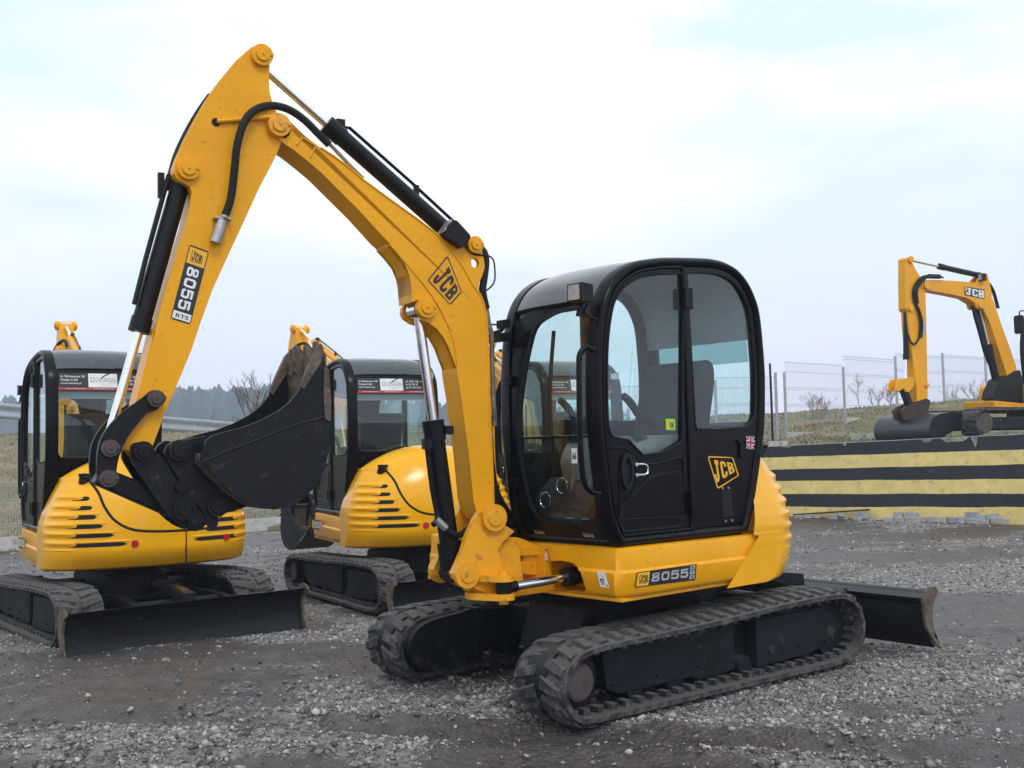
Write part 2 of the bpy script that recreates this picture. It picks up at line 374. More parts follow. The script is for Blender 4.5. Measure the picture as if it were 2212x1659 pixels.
    for x in (.62, .30, -.02, -.34, -.66, -.95):
        r = MB(); r.cyl((x, side*.875, .125), (x, side*.68, .125), .062, 20); r.build('track_roller', M_frm, trk, bevel=.006)
    r = MB(); r.cyl((.05, side*.90, .43), (.05, side*.70, .43), .038, 18); r.build('carrier_roller', M_frm, trk, bevel=.004)
    # travel motor cover on the inner face
    cv = MB()
    mo = smooth2([(1.23, .25), (1.18, .35), (1.07, .405), (.86, .43), (.70, .43), (.70, .20), (.86, .13), (1.05, .085), (1.18, .14)], 5)
    cv.prism(mo, side*.66, side*.54); cv.prism([(.72, .455), (.72, .15), (.685, .15), (.685, .455)], side*.66, side*.51)
    cv.prism([(.70, .41), (.70, .18), (-1.0, .20), (-1.0, .42)], side*.665, side*.585)
    cv.build('travel_motor_cover', M_frm, trk, bevel=.012)
    return trk
def build_undercarriage(root, mw, bx=-2.15, bz=.03, hw=1.06):
    tl = build_track(root, mw, 1); tr_ = build_track(root, mw, -1)
    ch = MB()
    ch.prism([(.55, .22), (.45, .50), (.25, .56), (-.35, .56), (-.6, .50), (-.75, .30), (-.6, .20)], -.28, .28)
    for s in (1, -1):
        for x0, x1 in ((.38, .10), (-.30, -.62)):
            ch.prism([(x0, .25), (x0, .44), (x1, .44), (x1, .25)], s*.26, s*.67)
    ch.build('chassis', M_frm, root, mw, bevel=.015)
    rg = MB(); rg.cyl((0, 0, .54), (0, 0, .645), .40, 48); rg.cyl((0, 0, .585), (0, 0, .665), .46, 48); rg.build('slew_ring', M_stl, root, mw, bevel=.006)
    # dozer blade at the rear
    pr = [(0, 0), (.05, .05), (.085, .13), (.10, .21), (.092, .28), (.06, .35), (.02, .385), (-.02, .398)]
    pr2 = [(a+(.018 if k < 7 else .012), b) for k, (a, b) in enumerate(pr)]
    outl = [(bx+a, bz+b) for a, b in pr]+[(bx+a+.012, bz+b) for a, b in reversed(pr2)]
    bl = MB(); bl.prism(outl, -hw, hw)
    bl.prism([(bx+.075, bz+.30), (bx+.15, bz+.335), (bx+.155, bz+.36), (bx+.06, bz+.385)], -hw+.01, hw-.01)
    blade = bl.build('dozer_blade', M_stl, root, mw, bevel=.004)
    for s in (1, -1):
        ep = MB(); ep.prism([(bx-.035, bz-.01), (bx+.03, bz+.03), (bx+.14, bz+.16), (bx+.16, bz+.25), (bx+.165, bz+.36), (bx+.13, bz+.41), (bx+.06, bz+.435), (bx-.01, bz+.425), (bx-.045, bz+.385), (bx+.02, bz+.34), (bx+.055, bz+.24), (bx+.04, bz+.12), (bx-.02, bz+.04)], s*hw, s*(hw+.02))
        ep.build('blade_end_plate', M_mud, blade, bevel=.004)
    ar = MB()
    for s in (1, -1):
        ar.tube([(-.70, s*.36, .33), (-1.2, s*.37, .36), (-1.7, s*.42, .33), (bx+.12, s*.46, bz+.25)], .055, 4, sub=4)
        ar.prism([(bx+.12, bz+.10), (bx+.34, bz+.20), (bx+.34, bz+.30), (bx+.12, bz+.38)], s*.44-.02, s*.44+.02)
    ar.cyl((-1.55, -.40, .345), (-1.55, .40, .345), .035, 14)
    ar.build('blade_arm', M_stl, blade, bevel=.006)
    rb = MB(); rb.prism([(bx+.09, bz+.30), (bx+.62, bz+.47), (bx+.66, bz+.52), (bx+.10, bz+.45)], -.055, .055); rb.build('blade_lift_bracket', M_stl, blade, bevel=.006)
    rb = MB(); rb.prism([(-.72, .40), (-1.0, .52), (-1.06, .46), (-.8, .34)], -.05, .05); rb.build('cylinder_anchor', M_stl, blade, bevel=.006)
    cyl = MB(); cyl.cyl((-.85, 0, .46), (-1.45, 0, .47), .045, 18); cyl.cyl((-1.40, 0, .47), (-1.75, 0, .46), .024, 14, mi=1); cyl.build('blade_cylinder', [M_blk, M_chr], blade)
    return blade
# ---------------------------------------------------------------- superstructure
def sgn(a): return 1 if a >= 0 else -1
def zt(y): return 1.46+.24*(1-min(1, abs(y)/.93)**2.2)
def rear_r(y):       # rearward reach of the counterweight in plan
    a = abs(y); r = .935+.255*(1-(a/.93)**2)
    if a > .64: r -= .30*(1-math.sqrt(max(0, 1-((a-.64)/.292)**2)))
    return r
def rear_pt(y, v, off=0.):
    """v 0..1: bottom edge -> vertical band -> over the top to the front"""
    R = rear_r(y); z1 = .98; ztp = zt(y)
    if v < .08: t = v/.08; x = -(R-.17+.064*t); z = .628+.017*t
    elif v < .35: t = (v-.08)/.27; z = .645+(z1-.645)*t; x = -(R-.115*(1-math.sin(min(1, (z-.63)/.20)*PI/2)))
    else:
        t = (v-.35)/.65*PI/2; e = .78
        f0 = .645; x = -(f0+(R-f0)*max(0, math.cos(t))**e); z = z1+(ztp-z1)*math.sin(t)**1.12
    return x, z
def rear_xz(y, z):   # x of the rear skin at height z
    R = rear_r(y)
    if z < .98: return -R
    s = min(1, ((z-.98)/(zt(y)-.98))); t = math.asin(min(1, s**(1/1.12))); f0 = .645; return -(f0+(R-f0)*max(0, math.cos(t))**.78)
def ysc(z): return 1-.17*max(0, min(1, (z-.98)/.45))**1.5
def cwfront(z, s):
    if z < .93: return -.12-.31*(z-.67)/.26
    if s < 0: return -.37
    return -.365-.165*min(1, (z-.93)/.53)**1.0
def rib(y, z):
    a = abs(y)
    if a < .70: return 0
    k = (z-.84)/.082
    if k < -.3 or k > 6.2: return 0
    m = min(1, (a-.70)/.05)*max(0, min(1, (.935-a)/.06))
    return .018*m*(.5-.5*math.cos(2*PI*k))**1.5
def build_counterweight(root, mw, diag=True):
    ny, nv = 150, 190; V = []; F = []
    for j in range(ny+1):
        u = -1+2*j/ny; y = .93*math.sin(u*PI/2*.98)/math.sin(PI/2*.98)
        for i in range(nv+1):
            v = i/nv; x, z = rear_pt(y, v)
            r = rib(y, z)
            n = Vector((-.75, sgn(y)*.66, .15)) if abs(y) > .78 else Vector((-1, sgn(y)*.25, .1))
            n.normalize()
            ys = 1-.17*max(0, min(1, (z-.98)/.45))**1.5
            V.append((x+n.x*r, (y+n.y*r)*ys, z+n.z*r))
    for j in range(ny):
        for i in range(nv):
            a = j*(nv+1)+i; F.append((a, a+1, a+nv+2, a+nv+1))
    mb = MB(); mb.add(V, F)
    # side cheeks closing the ends (forward to the skirt)
    for s in (1, -1):
        y = .93*s; j = ny if s > 0 else 0
        edge = [V[j*(nv+1)+i] for i in range(nv+1)]
        b = len(mb.v); mb.v += edge+[(max(cwfront(e[2], s) if (diag or e[2] > .93) else -.40, e[0]), e[1]+.0035*s if e[2] < .94 else e[1]*1., e[2]) for e in edge]
        for i in range(nv): mb.f.append((b+i, b+i+1, b+nv+1+i+1, b+nv+1+i)); mb.m.append(0)
    mb.fan([(-.3, .92, .628), (-.3, -.92, .628)]+[tuple(V[j*(nv+1)]) for j in range(0, ny+1, 5)])
    cw = mb.build('counterweight', M_yelc, root, mw, smooth=50)
    def P(y, z, off=0.): return Vector((rear_xz(y, z)-off, y*ysc(z), z))
    seam = [(.72, 1.455), (.68, 1.42), (.58, 1.32), (.50, 1.19), (.40, 1.07), (.26, .99), (.07, .962), (-.2, .955), (-.42, .965), (-.56, 1.04), (-.66, 1.19), (-.71, 1.33), (-.74, 1.46)]
    sm = catmull([Vector((a, b, 0)) for a, b in seam], 8); t = MB(); t.tube([P(p.x, p.y, -.007) for p in sm], .0145, 8)
    t.tube([P(-.22, z, -.003) for z in np.linspace(.955, .64, 14)], .008, 6)
    t.build('panel_seam', M_dark, cw)
    for s in (1, -1):
        for k, ye in enumerate((.30, .41, .50, .56, .61, .65)):
            z = .865+k*.082; sl = MB(); n = 12; top = []; bot = []
            for i in range(n+1):
                y = .80+(ye-.80)*i/n; h = .0185*math.sqrt(max(.02, 1-abs(2*i/n-1)**8))
                top.append(P(s*y, z+h, .003)); bot.append(P(s*y, z-h, .003))
            sl.add(top+bot, [(i, i+1, n+1+i+1, n+1+i) for i in range(n)]); sl.build('vent_slot', M_dark, cw, smooth=0)
            if abs(ye) < .6:
                rb = MB(); rb.tube([P(s*(.80+(ye-.02-.80)*i/10), z+.026, -.006) for i in range(11)], .013, 8); rb.build('vent_rib', M_yelc, cw)
    for y, z in ((.235, .86), (-.62, .86)):
        r = MB(); p = P(y, z); r.cyl(p+Vector((.01, 0, 0)), p-Vector((.012, 0, 0)), .033, 24); r.build('reflector', M_red, cw, bevel=.003)
    c = MB(); p = P(.74, 1.435); c.cyl(p+Vector((.03, 0, -.03)), p+Vector((-.035, 0, .035)), .045, 18); c.cyl(p+Vector((-.03, 0, .03)), p+Vector((-.045, 0, .045)), .03, 14); c.box(p+Vector((-.045, 0, .05)), (.02, .11, .025)); c.build('fuel_cap', M_blk, cw, bevel=.006)
    l = MB(); p = P(-.30, 1.02); l.box(p, (.03, .09, .03)); l.build('hood_latch', M_yelc, cw, bevel=.008)
    return cw
SKX = .86   # front plane of the house
def build_skirt(root, mw, decal, rear_dec=None):
    # plan outline front part; z sections (z, inset)
    def outline(i):
        return [(-.50, .93-i), (.72, .93-i), (.80, .915-i), (SKX-i, .86), (SKX-i, .30), (SKX-i, -.30), (SKX-i, -.80), (.78, -.93+i), (-.50, -.93+i)]
    secs = [(.655, .045), (.668, .015), (.69, .0), (.790, .0), (.806, .016), (.905, .020), (.925, .028), (.932, .045)]
    V = []; F = []
    for z, i in secs: V += [(x, y, z+(.010*(1 if x > .7 else 0) if z > .7 else 0)) for x, y in outline(i)]
    n = 9
    for s in range(len(secs)-1):
        for k in range(n): F.append((s*n+k, s*n+(k+1)%n, (s+1)*n+(k+1)%n, (s+1)*n+k))
    F.append(tuple(range(n))); F.append(tuple(range((len(secs)-1)*n, len(secs)*n)))
    mb = MB(); mb.add(V, F); sk = mb.build('house_skirt', M_yel, root, mw, bevel=.010, smooth=40, seg=3)
    # recess on the front face for the swing cylinder
    cut = MB(); cut.prism([(.29, .668), (.29, .83), (.42, .845), (.53, .835), (.60, .79), (.64, .69), (.60, .672)], 0, 1, fn=lambda a, b, c: (SKX-.25+b*.6, a, c))
    boolean(sk, cut)
    rc = MB(); rc.box((SKX-.27, .46, .75), (.02, .40, .20)); rc.build('cylinder_recess', M_dark, sk)
    dk = MB(); dk.prism([(-.29, .66), (-.29, .93), (.80, .93), (.80, .66)], -.90, .90); dk.build('house_floor', M_dark, sk) if False else None
    # lower flange under the front corner
    fl = MB(); fl.prism([(-.3, .64), (-.3, .662), (.84, .662), (.84, .64)], -.88, .895); fl.build('skirt_flange', M_yel2, sk, bevel=.004)
    if decal: decal(sk)
    return sk
def boolean(ob, cut, op='DIFFERENCE'):
    c = cut.build('cutter', M_dark, None, None, smooth=0); c.matrix_world = Matrix()
    mods = [(m.type, m.width, m.segments) for m in ob.modifiers]
    for m in list(ob.modifiers): ob.modifiers.remove(m)
    par = ob.parent; ml = ob.matrix_basis.copy(); ob.parent = None; ob.matrix_basis = Matrix()
    b = ob.modifiers.new('b', 'BOOLEAN'); b.operation = op; b.object = c; b.solver = 'EXACT'
    bpy.context.view_layer.update()
    dg = bpy.context.evaluated_depsgraph_get(); me = bpy.data.meshes.new_from_object(ob.evaluated_get(dg))
    ob.modifiers.clear(); old = ob.data; nm = old.name; ob.data = me; bpy.data.meshes.remove(old); me.name = nm
    bpy.data.objects.remove(c, do_unlink=True)
    ob.parent = par; ob.matrix_basis = ml
    for t, wd, sg in mods:
        m = ob.modifiers.new('bevel', 'BEVEL'); m.width = wd; m.segments = sg; m.limit_method = 'ANGLE'; m.angle_limit = rad(38); m.harden_normals = True
    finish(me, 38)
# ---- cab -----------------------------------------------------------------
CABP = None
def cab_profile(SF):
    c4 = crop(1180, 600, 800, 1382)
    out = []
    for p in [(640, 1325), (590, 1200), (560, 1000), (540, 800), (535, 600), (538, 450), (550, 330), (572, 230), (620, 150), (700, 95), (780, 79), (850, 74), (1000, 77), (1060, 84), (1100, 97), (1145, 125), (1185, 172), (1215, 230), (1240, 310), (1256, 450), (1265, 600), (1262, 800), (1245, 950), (1215, 1150), (1190, 1262)]:
        q = SF.pl(*c4(*p), .88); out.append((q.x, q.z))
    return out
def build_cab(root, mw, prof, main=True, banner=False):
    yL = .88
    def yR(x): return .13-.22*max(0, min(1, (1.03-x)/1.6))       # the right side narrows to the front
    pc = [Vector((a, b, 0)) for a, b in prof]
    low = catmull(pc, 6)
    P2 = [(p.x, p.y) for p in low]           # open from front bottom over the roof to rear bottom
    P2 = [(a, max(b, .945)) for a, b in P2]
    full = resample(P2, 160)
    xf, xr = P2[0][0], P2[-1][0]
    inn = resample(inset(resample(P2, 160), .055), 160)
    inn = inset(full, .055)
    inn2 = inset(full, .10)
    # left side frame: a fat rounded hoop
    def hoop(y0, y1, yfun=None, name='cab_side_frame'):
        mb = MB()
        secs = [(0, .0), (.0, 1.)]
        f = full; o1 = inset(full, .012); i0 = inn; i1 = inset(full, .043)
        def yy(x, t): return (yfun(x) if yfun else 0)+(y0+(y1-y0)*t)
        rings = [(i0, 0.), (i0, .72), (i1, .92), (inset(full, .028), 1.), (o1, .94), (f, .70), (f, 0.)]
        n = len(f); V = []
        for R_, t in rings: V += [(a, yy(a, t), b) for a, b in R_]
        F = []
        for r in range(len(rings)):
            r2 = (r+1) % len(rings)
            for k in range(n):
                l = (k+1) % n; F.append((r*n+k, r*n+l, r2*n+l, r2*n+k))
        mb.add(V, F); return mb.build(name, M_cab, cab, smooth=60)
    # shell: roof + rear upper + cross pieces. strip along the profile, thickness inward
    def strip(a0, a1, th, name, m, ya=lambda x: .84, yb=None, off=0., crown=0., parent=None, smooth=60):
        yb = yb or (lambda x: yR(x)+.02)
        seg = [p for k, p in enumerate(P2) if a0 <= k <= a1]; 
        if len(seg) < 2: return None
        ns = []
        for k, p in enumerate(seg):
            a = Vector(seg[max(0, k-1)]); b = Vector(seg[min(len(seg)-1, k+1)]); t = (b-a).normalized(); ns.append(Vector((-t.y, t.x)))  # left normal
        sgno = 1 if ns[len(ns)//2].dot(Vector(seg[len(seg)//2])-Vector((.2, 1.8))) > 0 else -1
        mb = MB(); ny = 14; n = len(seg); V = []
        for lay in (0, 1):
            for j in range(ny+1):
                t = j/ny
                for k, p in enumerate(seg):
                    cr_ = crown*(1-(2*t-1)**4)
                    q = Vector(p)+ns[k]*sgno*(off+cr_-(th if lay else 0))
                    V.append((q.x, ya(q.x)*(1-t)+yb(q.x)*t, q.y))
        F = []; S = (ny+1)*n
        for lay in (0, 1):
            for j in range(ny):
                for k in range(n-1): a = lay*S+j*n+k; F.append((a, a+1, a+n+1, a+n))
        for j in range(ny): F += [(j*n, (j+1)*n, S+(j+1)*n, S+j*n), (j*n+n-1, S+j*n+n-1, S+(j+1)*n+n-1, (j+1)*n+n-1)]
        for k in range(n-1): F += [(k, S+k, S+k+1, k+1), (ny*n+k, ny*n+k+1, S+ny*n+k+1, S+ny*n+k)]
        mb.add(V, F); return mb.build(name, m, parent or cab, smooth=smooth)
    base = MB(); base.prism([(xf-.02, .935), (xf-.02, .97), (xr+.02, .97), (xr+.02, .935)], .85, -.05, fn=lambda x, y, z: (x, y, z)); 
    cab = base.build('cab', M_cab, root, mw, bevel=.006)
    # index helpers along the profile
    def idx(cond):
        return [k for k, p in enumerate(P2) if cond(p)]
    kmid = max(range(len(P2)), key=lambda k: P2[k][1])
    def kz(z, front=True):
        r = range(0, kmid) if front else range(kmid, len(P2))
        return min(r, key=lambda k: abs(P2[k][1]-z))
    def xfz(z): return P2[kz(z)][0] if False else interp(z, True)
    def interp(z, front):
        r = list(range(0, kmid+1)) if front else list(range(len(P2)-1, kmid-1, -1))
        for a, b in zip(r, r[1:]):
            z0, z1 = P2[a][1], P2[b][1]
            if z0 <= z <= z1 and z1 > z0: return P2[a][0]+(P2[b][0]-P2[a][0])*(z-z0)/(z1-z0)
        return P2[r[0]][0] if z <= P2[r[0]][1] else P2[r[-1]][0]
    hoop(.80, .895)
    hoop(0.03, -.06, yfun=yR)
    strip(kz(2.36), kz(2.47, False), .03, 'cab_roof', M_roof, ya=lambda x: .835, yb=lambda x: yR(x)+.005, crown=.022, off=-.012)
    strip(kz(2.33), kz(2.21, False), .012, 'headliner', M_liner, off=-.05, ya=lambda x: .80, yb=lambda x: yR(x)+.03)
    # fn mapping for front and side faces
    def fF(off): return lambda y, z, d: (interp(z, True)+off-d, y, z)
    def fL(y0): return lambda x, z, d: (x, y0-d, z)
    # windscreen surround
    yr = yR(1.0)+.0
    outer = resample(roundpoly([(.86, .96), (yr+.005, .96), (yr+.005, 2.24), (yr+.12, 2.335), (yr+.35, 2.385), (.72, 2.385), (.86, 2.34)], .03), 96)
    inner = resample(roundpoly([(.81, 1.065), (.25, 1.065), (.195, 1.55), (.255, 1.90), (.335, 2.25), (.50, 2.31), (.70, 2.325), (.81, 2.30)], [.16, .14, .2, .2, .06, .06, .05, .04], 6), 96)
    ctr_ = (.55, 1.7); outs_ = resample(outer, 900)
    outer = [min(outs_, key=lambda q, a=math.atan2(p[1]-ctr_[1], p[0]-ctr_[0]): abs(((math.atan2(q[1]-ctr_[1], q[0]-ctr_[0])-a+PI) % (2*PI))-PI)) for p in inner]
    # arched top edge
    def arch(p): y, z = p; c = (.86+yr)/2; return (y, z-(.0 if z < 2.2 else .09*abs((y-c)/.42)**2.5*(1 if y < c else .25)))
    ws = MB(); ws.ring(outer, inner, fF(-.012), .035); ws.build('windscreen_frame', M_cab, cab, bevel=.004)
    sl = MB(); inner_b = inset(inner, .012); sl.ring(inset(inner, -.004), inner_b, fF(-.005), .02); sl.build('windscreen_seal', M_hos, cab)
    def patch(fn, poly, name, m, grid=14, parent=None, split=None):
        # glass pane following a curved front: triangulated strip between left/right at each height
        mb = MB(); zs = sorted(set([round(p[1], 3) for p in poly])); z0, z1 = zs[0], zs[-1]; rows = []
        for i in range(33):
            z = z0+(z1-z0)*(i/32); z = min(max(z, z0+1e-4), z1-1e-4); xs = []
            for a, b in zip(poly, poly[1:]+poly[:1]):
                if (a[1]-z)*(b[1]-z) <= 0 and a[1] != b[1]: xs.append(a[0]+(b[0]-a[0])*(z-a[1])/(b[1]-a[1]))
            if len(xs) >= 2: rows.append((min(xs), max(xs), z))
        V = []
        for a, b, z in rows: V += [fn(a, z, 0), fn(b, z, 0)]
        mb.add(V, [(2*i, 2*i+1, 2*i+3, 2*i+2) for i in range(len(rows)-1)]); return mb.build(name, m, parent or cab, smooth=60)
    hi_ = [p for p in inner if p[1] > 1.335]; lo_ = [p for p in inner if p[1] <= 1.33]
    def clip(poly, zc, above):
        R = []
        for a, b in zip(poly, poly[1:]+poly[:1]):
            ina = (a[1] >= zc) == above; inb = (b[1] >= zc) == above
            if ina: R.append(a)
            if ina != inb: t = (zc-a[1])/(b[1]-a[1]); R.append((a[0]+(b[0]-a[0])*t, zc))
        return R
    patch(fF(-.02), clip(inner, 1.575, True), 'upper_windscreen', M_glass)
    patch(fF(-.035), clip(inner, 1.57, False), 'lower_windscreen', M_glass2)
    dv = MB(); dv.tube([(interp(1.573, True)-.02, .80, 1.573), (interp(1.573, True)-.02, .205, 1.573)], .008, 6); dv.build('windscreen_bar', M_cab, cab)
    # --- left side: door (front) and rear quarter
    def clipx(poly, xc, keep_gt):
        R = []
        for a, b in zip(poly, poly[1:]+poly[:1]):
            ina = (a[0] >= xc) == keep_gt; inb = (b[0] >= xc) == keep_gt
            if ina: R.append(a)
            if ina != inb: t = (xc-a[0])/(b[0]-a[0]); R.append((xc, a[1]+(b[1]-a[1])*t))
        return R
    inn_s = [(a, max(b, .965)) for a, b in inn]
    dfull = clipx(inn_s, .17, True); rfull = clipx(inn_s, .165, False)
    dO = resample(inset(dfull, .006), 150)
    # window opening of the door: lower edge kinks down towards the rear
    win = [(.885, 1.62), (.86, 1.565), (.72, 1.545), (.66, 1.50), (.60, 1.455), (.42, 1.47), (.235, 1.535)]
    doorwin = [p for p in inset(dfull, .042) if p[1] > 1.62]
    # order: make polygon from doorwin plus lower edge
    cx_, cz_ = .55, 1.95
    poly = sorted(doorwin+win, key=lambda p: math.atan2(p[1]-cz_, p[0]-cx_))
    dI = resample(poly, 150)
    dOs = sorted(resample(dO, 600), key=lambda p: math.atan2(p[1]-cz_, p[0]-cx_))
    def match(outp, inp, c):   # match by angle about c
        R = []
        for p in inp:
            a = math.atan2(p[1]-c[1], p[0]-c[0]); best = min(outp, key=lambda q: abs(((math.atan2(q[1]-c[1], q[0]-c[0])-a+PI) % (2*PI))-PI)); R.append(best)
        return R
    dOm = match(dOs, dI, (cx_, cz_))
    dm = MB(); dm.ring(dOm, dI, fL(.872), .035); door = dm.build('door', M_cab, cab, smooth=30)
    rim = MB(); rim.tube([(a, .878, b) for a, b in resample(dO, 120)]+[(dO[0][0], .878, dO[0][1])], .010, 6); rim.build('door_edge', M_cab, door)
    wr = MB(); wr.tube([(a, .874, b) for a, b in dI]+[(dI[0][0], .874, dI[0][1])], .007, 6); wr.build('door_window_seal', M_hos, door)
    gp = MB(); gp.fan([(a, .858, b) for a, b in dI]); gp.build('door_window', M_glass, door, smooth=0)
    # pressed lower panel
    lp = resample(roundpoly([(.80, 1.42), (.82, 1.12), (.83, 1.10), (.25, 1.08), (.24, 1.44), (.5, 1.40)], .05), 60)
    pt_ = MB(); pt_.tube([(a, .874, b) for a, b in lp]+[(lp[0][0], .874, lp[0][1])], .006, 6)
    pt_.tube([(.885, .875, 1.50), (.76, .875, 1.50), (.69, .875, 1.45), (.66, .875, 1.33), (.72, .875, 1.22), (.86, .875, 1.19)], .006, 6, sub=4)
    pt_.build('door_pressing', M_cab, door)
    lg = resample(roundpoly([(.79, 1.19), (.80, 1.03), (.26, 1.03), (.255, 1.36), (.55, 1.33), (.70, 1.22)], .05), 60)
    lgm = MB(); lgm.ring(inset(lg, -.006), inset(lg, .006), fL(.8735), .004); lgm.build('door_lower_trim', M_hos, door)
    # handle: oval cup + latch loop
    hd = MB(); el = [(.745+.055*math.cos(t), 1.37+.105*math.sin(t)) for t in np.linspace(0, 2*PI, 33)[:-1]]; e2 = [(.745+.033*math.cos(t), 1.37+.075*math.sin(t)) for t in np.linspace(0, 2*PI, 33)[:-1]]
    hd.ring(el, e2, fL(.888), .02); hd.fan([(a, .876, b) for a, b in e2]); hd.build('door_handle', M_stl, door, smooth=40)
    lt = MB(); lt.tube([(.685, .885, 1.405), (.64, .91, 1.405), (.615, .915, 1.395), (.61, .915, 1.375), (.615, .915, 1.352), (.64, .91, 1.345), (.685, .885, 1.345)], .006, 8, sub=3); lt.cyl((.685, .87, 1.345), (.685, .90, 1.345), .012, 10); lt.cyl((.685, .87, 1.405), (.685, .90, 1.405), .012, 10); lt.build('door_latch', M_chr, door)
    # B pillar
    bp = MB(); bp.prism([(.185, .965), (.195, 2.58), (.145, 2.58), (.125, .965)], .84, .885); bp.build('door_pillar', M_cab, cab, bevel=.006)
    for z in (2.40, 1.16):
        h = MB(); h.box((.165, .893, z), (.075, .02, .13)); h.cyl((.195, .90, z-.06), (.195, .90, z+.06), .012, 10); h.build('door_hinge', M_cab, cab, bevel=.003)
    # rear quarter: window over solid panel
    rwO = resample(inset(rfull, .004), 600)
    rw = [p for p in inset(rfull, .035) if p[1] > 1.66]
    rw += [(.105, 1.64), (.09, 1.605), (-.15, 1.60), (-.42, 1.615), (-.475, 1.65)]
    c2_ = (-.15, 2.05); rI = sorted(rw, key=lambda p: math.atan2(p[1]-c2_[1], p[0]-c2_[0])); rI = resample(rI, 150)
    rO = match(rwO, rI, c2_); rm = MB(); rm.ring(rO, rI, fL(.868), .03); rq = rm.build('rear_side_panel', M_cab, cab, smooth=30)
    g = MB(); g.fan([(a, .855, b) for a, b in rI]); g.build('rear_side_window', M_glass, rq, smooth=0)
    g = MB(); g.tube([(a, .869, b) for a, b in rI]+[(rI[0][0], .869, rI[0][1])], .007, 6); g.build('window_seal', M_hos, rq)
    # solid backing inside below the windows keeps the lower cab dark
    # right side: window with tall frame
    rs = inset(full, .12); ro = [p for p in inset(full, .04)]
    rsI = [(a, max(b, 1.48 if a > .45 else 1.69)) for a, b in rs]; rsO = [(a, max(b, .96)) for a, b in ro]
    mb = MB(); mb.ring(rsO, rsI, lambda x, z, d: (x, yR(x)-.03+d, z), .03); rp = mb.build('right_side_panel', M_cab, cab, smooth=30)
    mb = MB(); mb.fan([(a, yR(a)-.015, b) for a, b in rsI]); mb.build('right_side_window', M_glass, rp, smooth=0)
    mb = MB(); mb.box((.13, yR(.13)-.01, 2.0), (.10, .035, 1.15)); mb.build('right_pillar', M_cab, cab, bevel=.008)
    # rear face
    yb0, yb1 = .80, yR(-.6)+.04
    def fB(off): return lambda y, z, d: (interp(z, False)+off+d, y, z)
    o_ = resample(roundpoly([(.84, 1.42), (yb1-.02, 1.42), (yb1-.02, 2.50), (.84, 2.50)], .02), 96)
    i_ = resample(roundpoly([(.785, 1.64), (yb1+.05, 1.64), (yb1+.05, 2.43), (.785, 2.43)], .06, 6), 96)
    mb = MB(); mb.ring(o_, i_, fB(.006), .03); rw_ = mb.build('rear_window_frame', M_cab, cab, bevel=.003)
    mb = MB(); mb.ring(resample(roundpoly([(.84, .96), (yb1-.02, .96), (yb1-.02, 1.43), (.84, 1.43)], .01), 32), resample(roundpoly([(.5, 1.2), (.4, 1.2), (.4, 1.25), (.5, 1.25)], .001), 32), fB(.008), .03); mb.build('rear_panel', M_cab, cab)
    patch(fB(.02), i_, 'rear_window', M_glass, parent=rw_)
    if main:   # sun strip across the back window
        mb = MB(); mb.add([(interp(z, False)+.035, y, z) for z, y in ((2.05, .78), (2.05, yb1+.05), (2.20, yb1+.05), (2.20, .78))], [(0, 1, 2, 3)]); mb.build('rear_window_band', glassmat('sun_band', (.30, .48, .47), .4), rw_, smooth=0)
    if banner:
        b = MB(); z0, z1 = 2.27, 2.43; y0, y1 = .785, yb1+.05
        f = quad([(interp(z0, False)-.022, y0, z0), (interp(z0, False)-.022, y1, z0), (interp(z1, False)-.022, y1, z1), (interp(z1, False)-.022, y0, z1)])
        # seen from the rear: left side of the cab is on the left
        lay_poly(b, f, [(0, .14), (1, .14), (1, 1), (0, 1)], .001, 0); lay_poly(b, f, [(0, 0), (1, 0), (1, .135), (0, .135)], .0015, 1)
        lay_poly(b, f, [(.33, .16), (.66, .16), (.66, .98), (.33, .98)], .003, 2)
        lay_text(b, f, 'DENISON', .415, .48, .64, .74, .005, 3); 
        lay_poly(b, f, [(.355, .48), (.40, .48), (.40, .76), (.355, .76)], .0045, 3); lay_poly(b, f, [(.365, .53), (.39, .53), (.39, .71), (.365, .71)], .006, 2)
        for u0, u1 in ((.02, .29), (.70, .96)):
            for k, v in enumerate((.76, .55, .34)): lay_text(b, f, ('ul. Bohaterow 28', 'Wroclaw 51-503', 'www.denison.pl')[k] if u0 < .5 else ('tel. 0501 286 186', 'tel. 0501 286 187', 'tel. 071 345 26 26')[k], u0, v-.03, u0+(u1-u0)*(1, .7, .85)[k], v+.10, .005, 2, bold=.01)
            lay_text(b, f, 'www.denison.pl', u0+.05, .03, u1, .11, .005, 2, bold=.01)
        lay_text(b, f, 'www.denison.pl', .38, .03, .62, .11, .005, 2, bold=.01)
        b.build('window_banner', [M_dblk, M_dred, M_white, M_dgry], cab, smooth=0)
        s = MB(); f = quad([(interp(1.47, False)-.014, .66, 1.47), (interp(1.47, False)-.014, .55, 1.47), (interp(1.53, False)-.014, .55, 1.53), (interp(1.53, False)-.014, .66, 1.53)])
        lay_poly(s, f, [(0, 0), (1, 0), (1, 1), (0, 1)], .001, 0); lay_poly(s, f, [(0, 0), (.35, 0), (.35, 1), (0, 1)], .002, 2); lay_text(s, f, 'HI', .42, .2, .9, .8, .003, 1); s.build('sticker', [M_white, M_dblk, M_dred], cab, smooth=0)
    # interior
    inx = MB(); inx.box((.18, .40, .985), (1.30, .80, .03)); inx.build('cab_floor', M_gry, cab)
    # seat
    sh = MB(); sh.prism([(-.30, 1.55), (-.33, 1.63), (-.57, 1.655), (-.57, 1.55)], .02, .82); sh.build('rear_shelf', M_seat, cab, bevel=.02)
    for z_ in (1.92, 1.30): hb = MB(); hb.box((interp(z_, True)+.004, .165, z_), (.03, .05, .06)); hb.build('windscreen_hinge', M_cab, cab, bevel=.004)
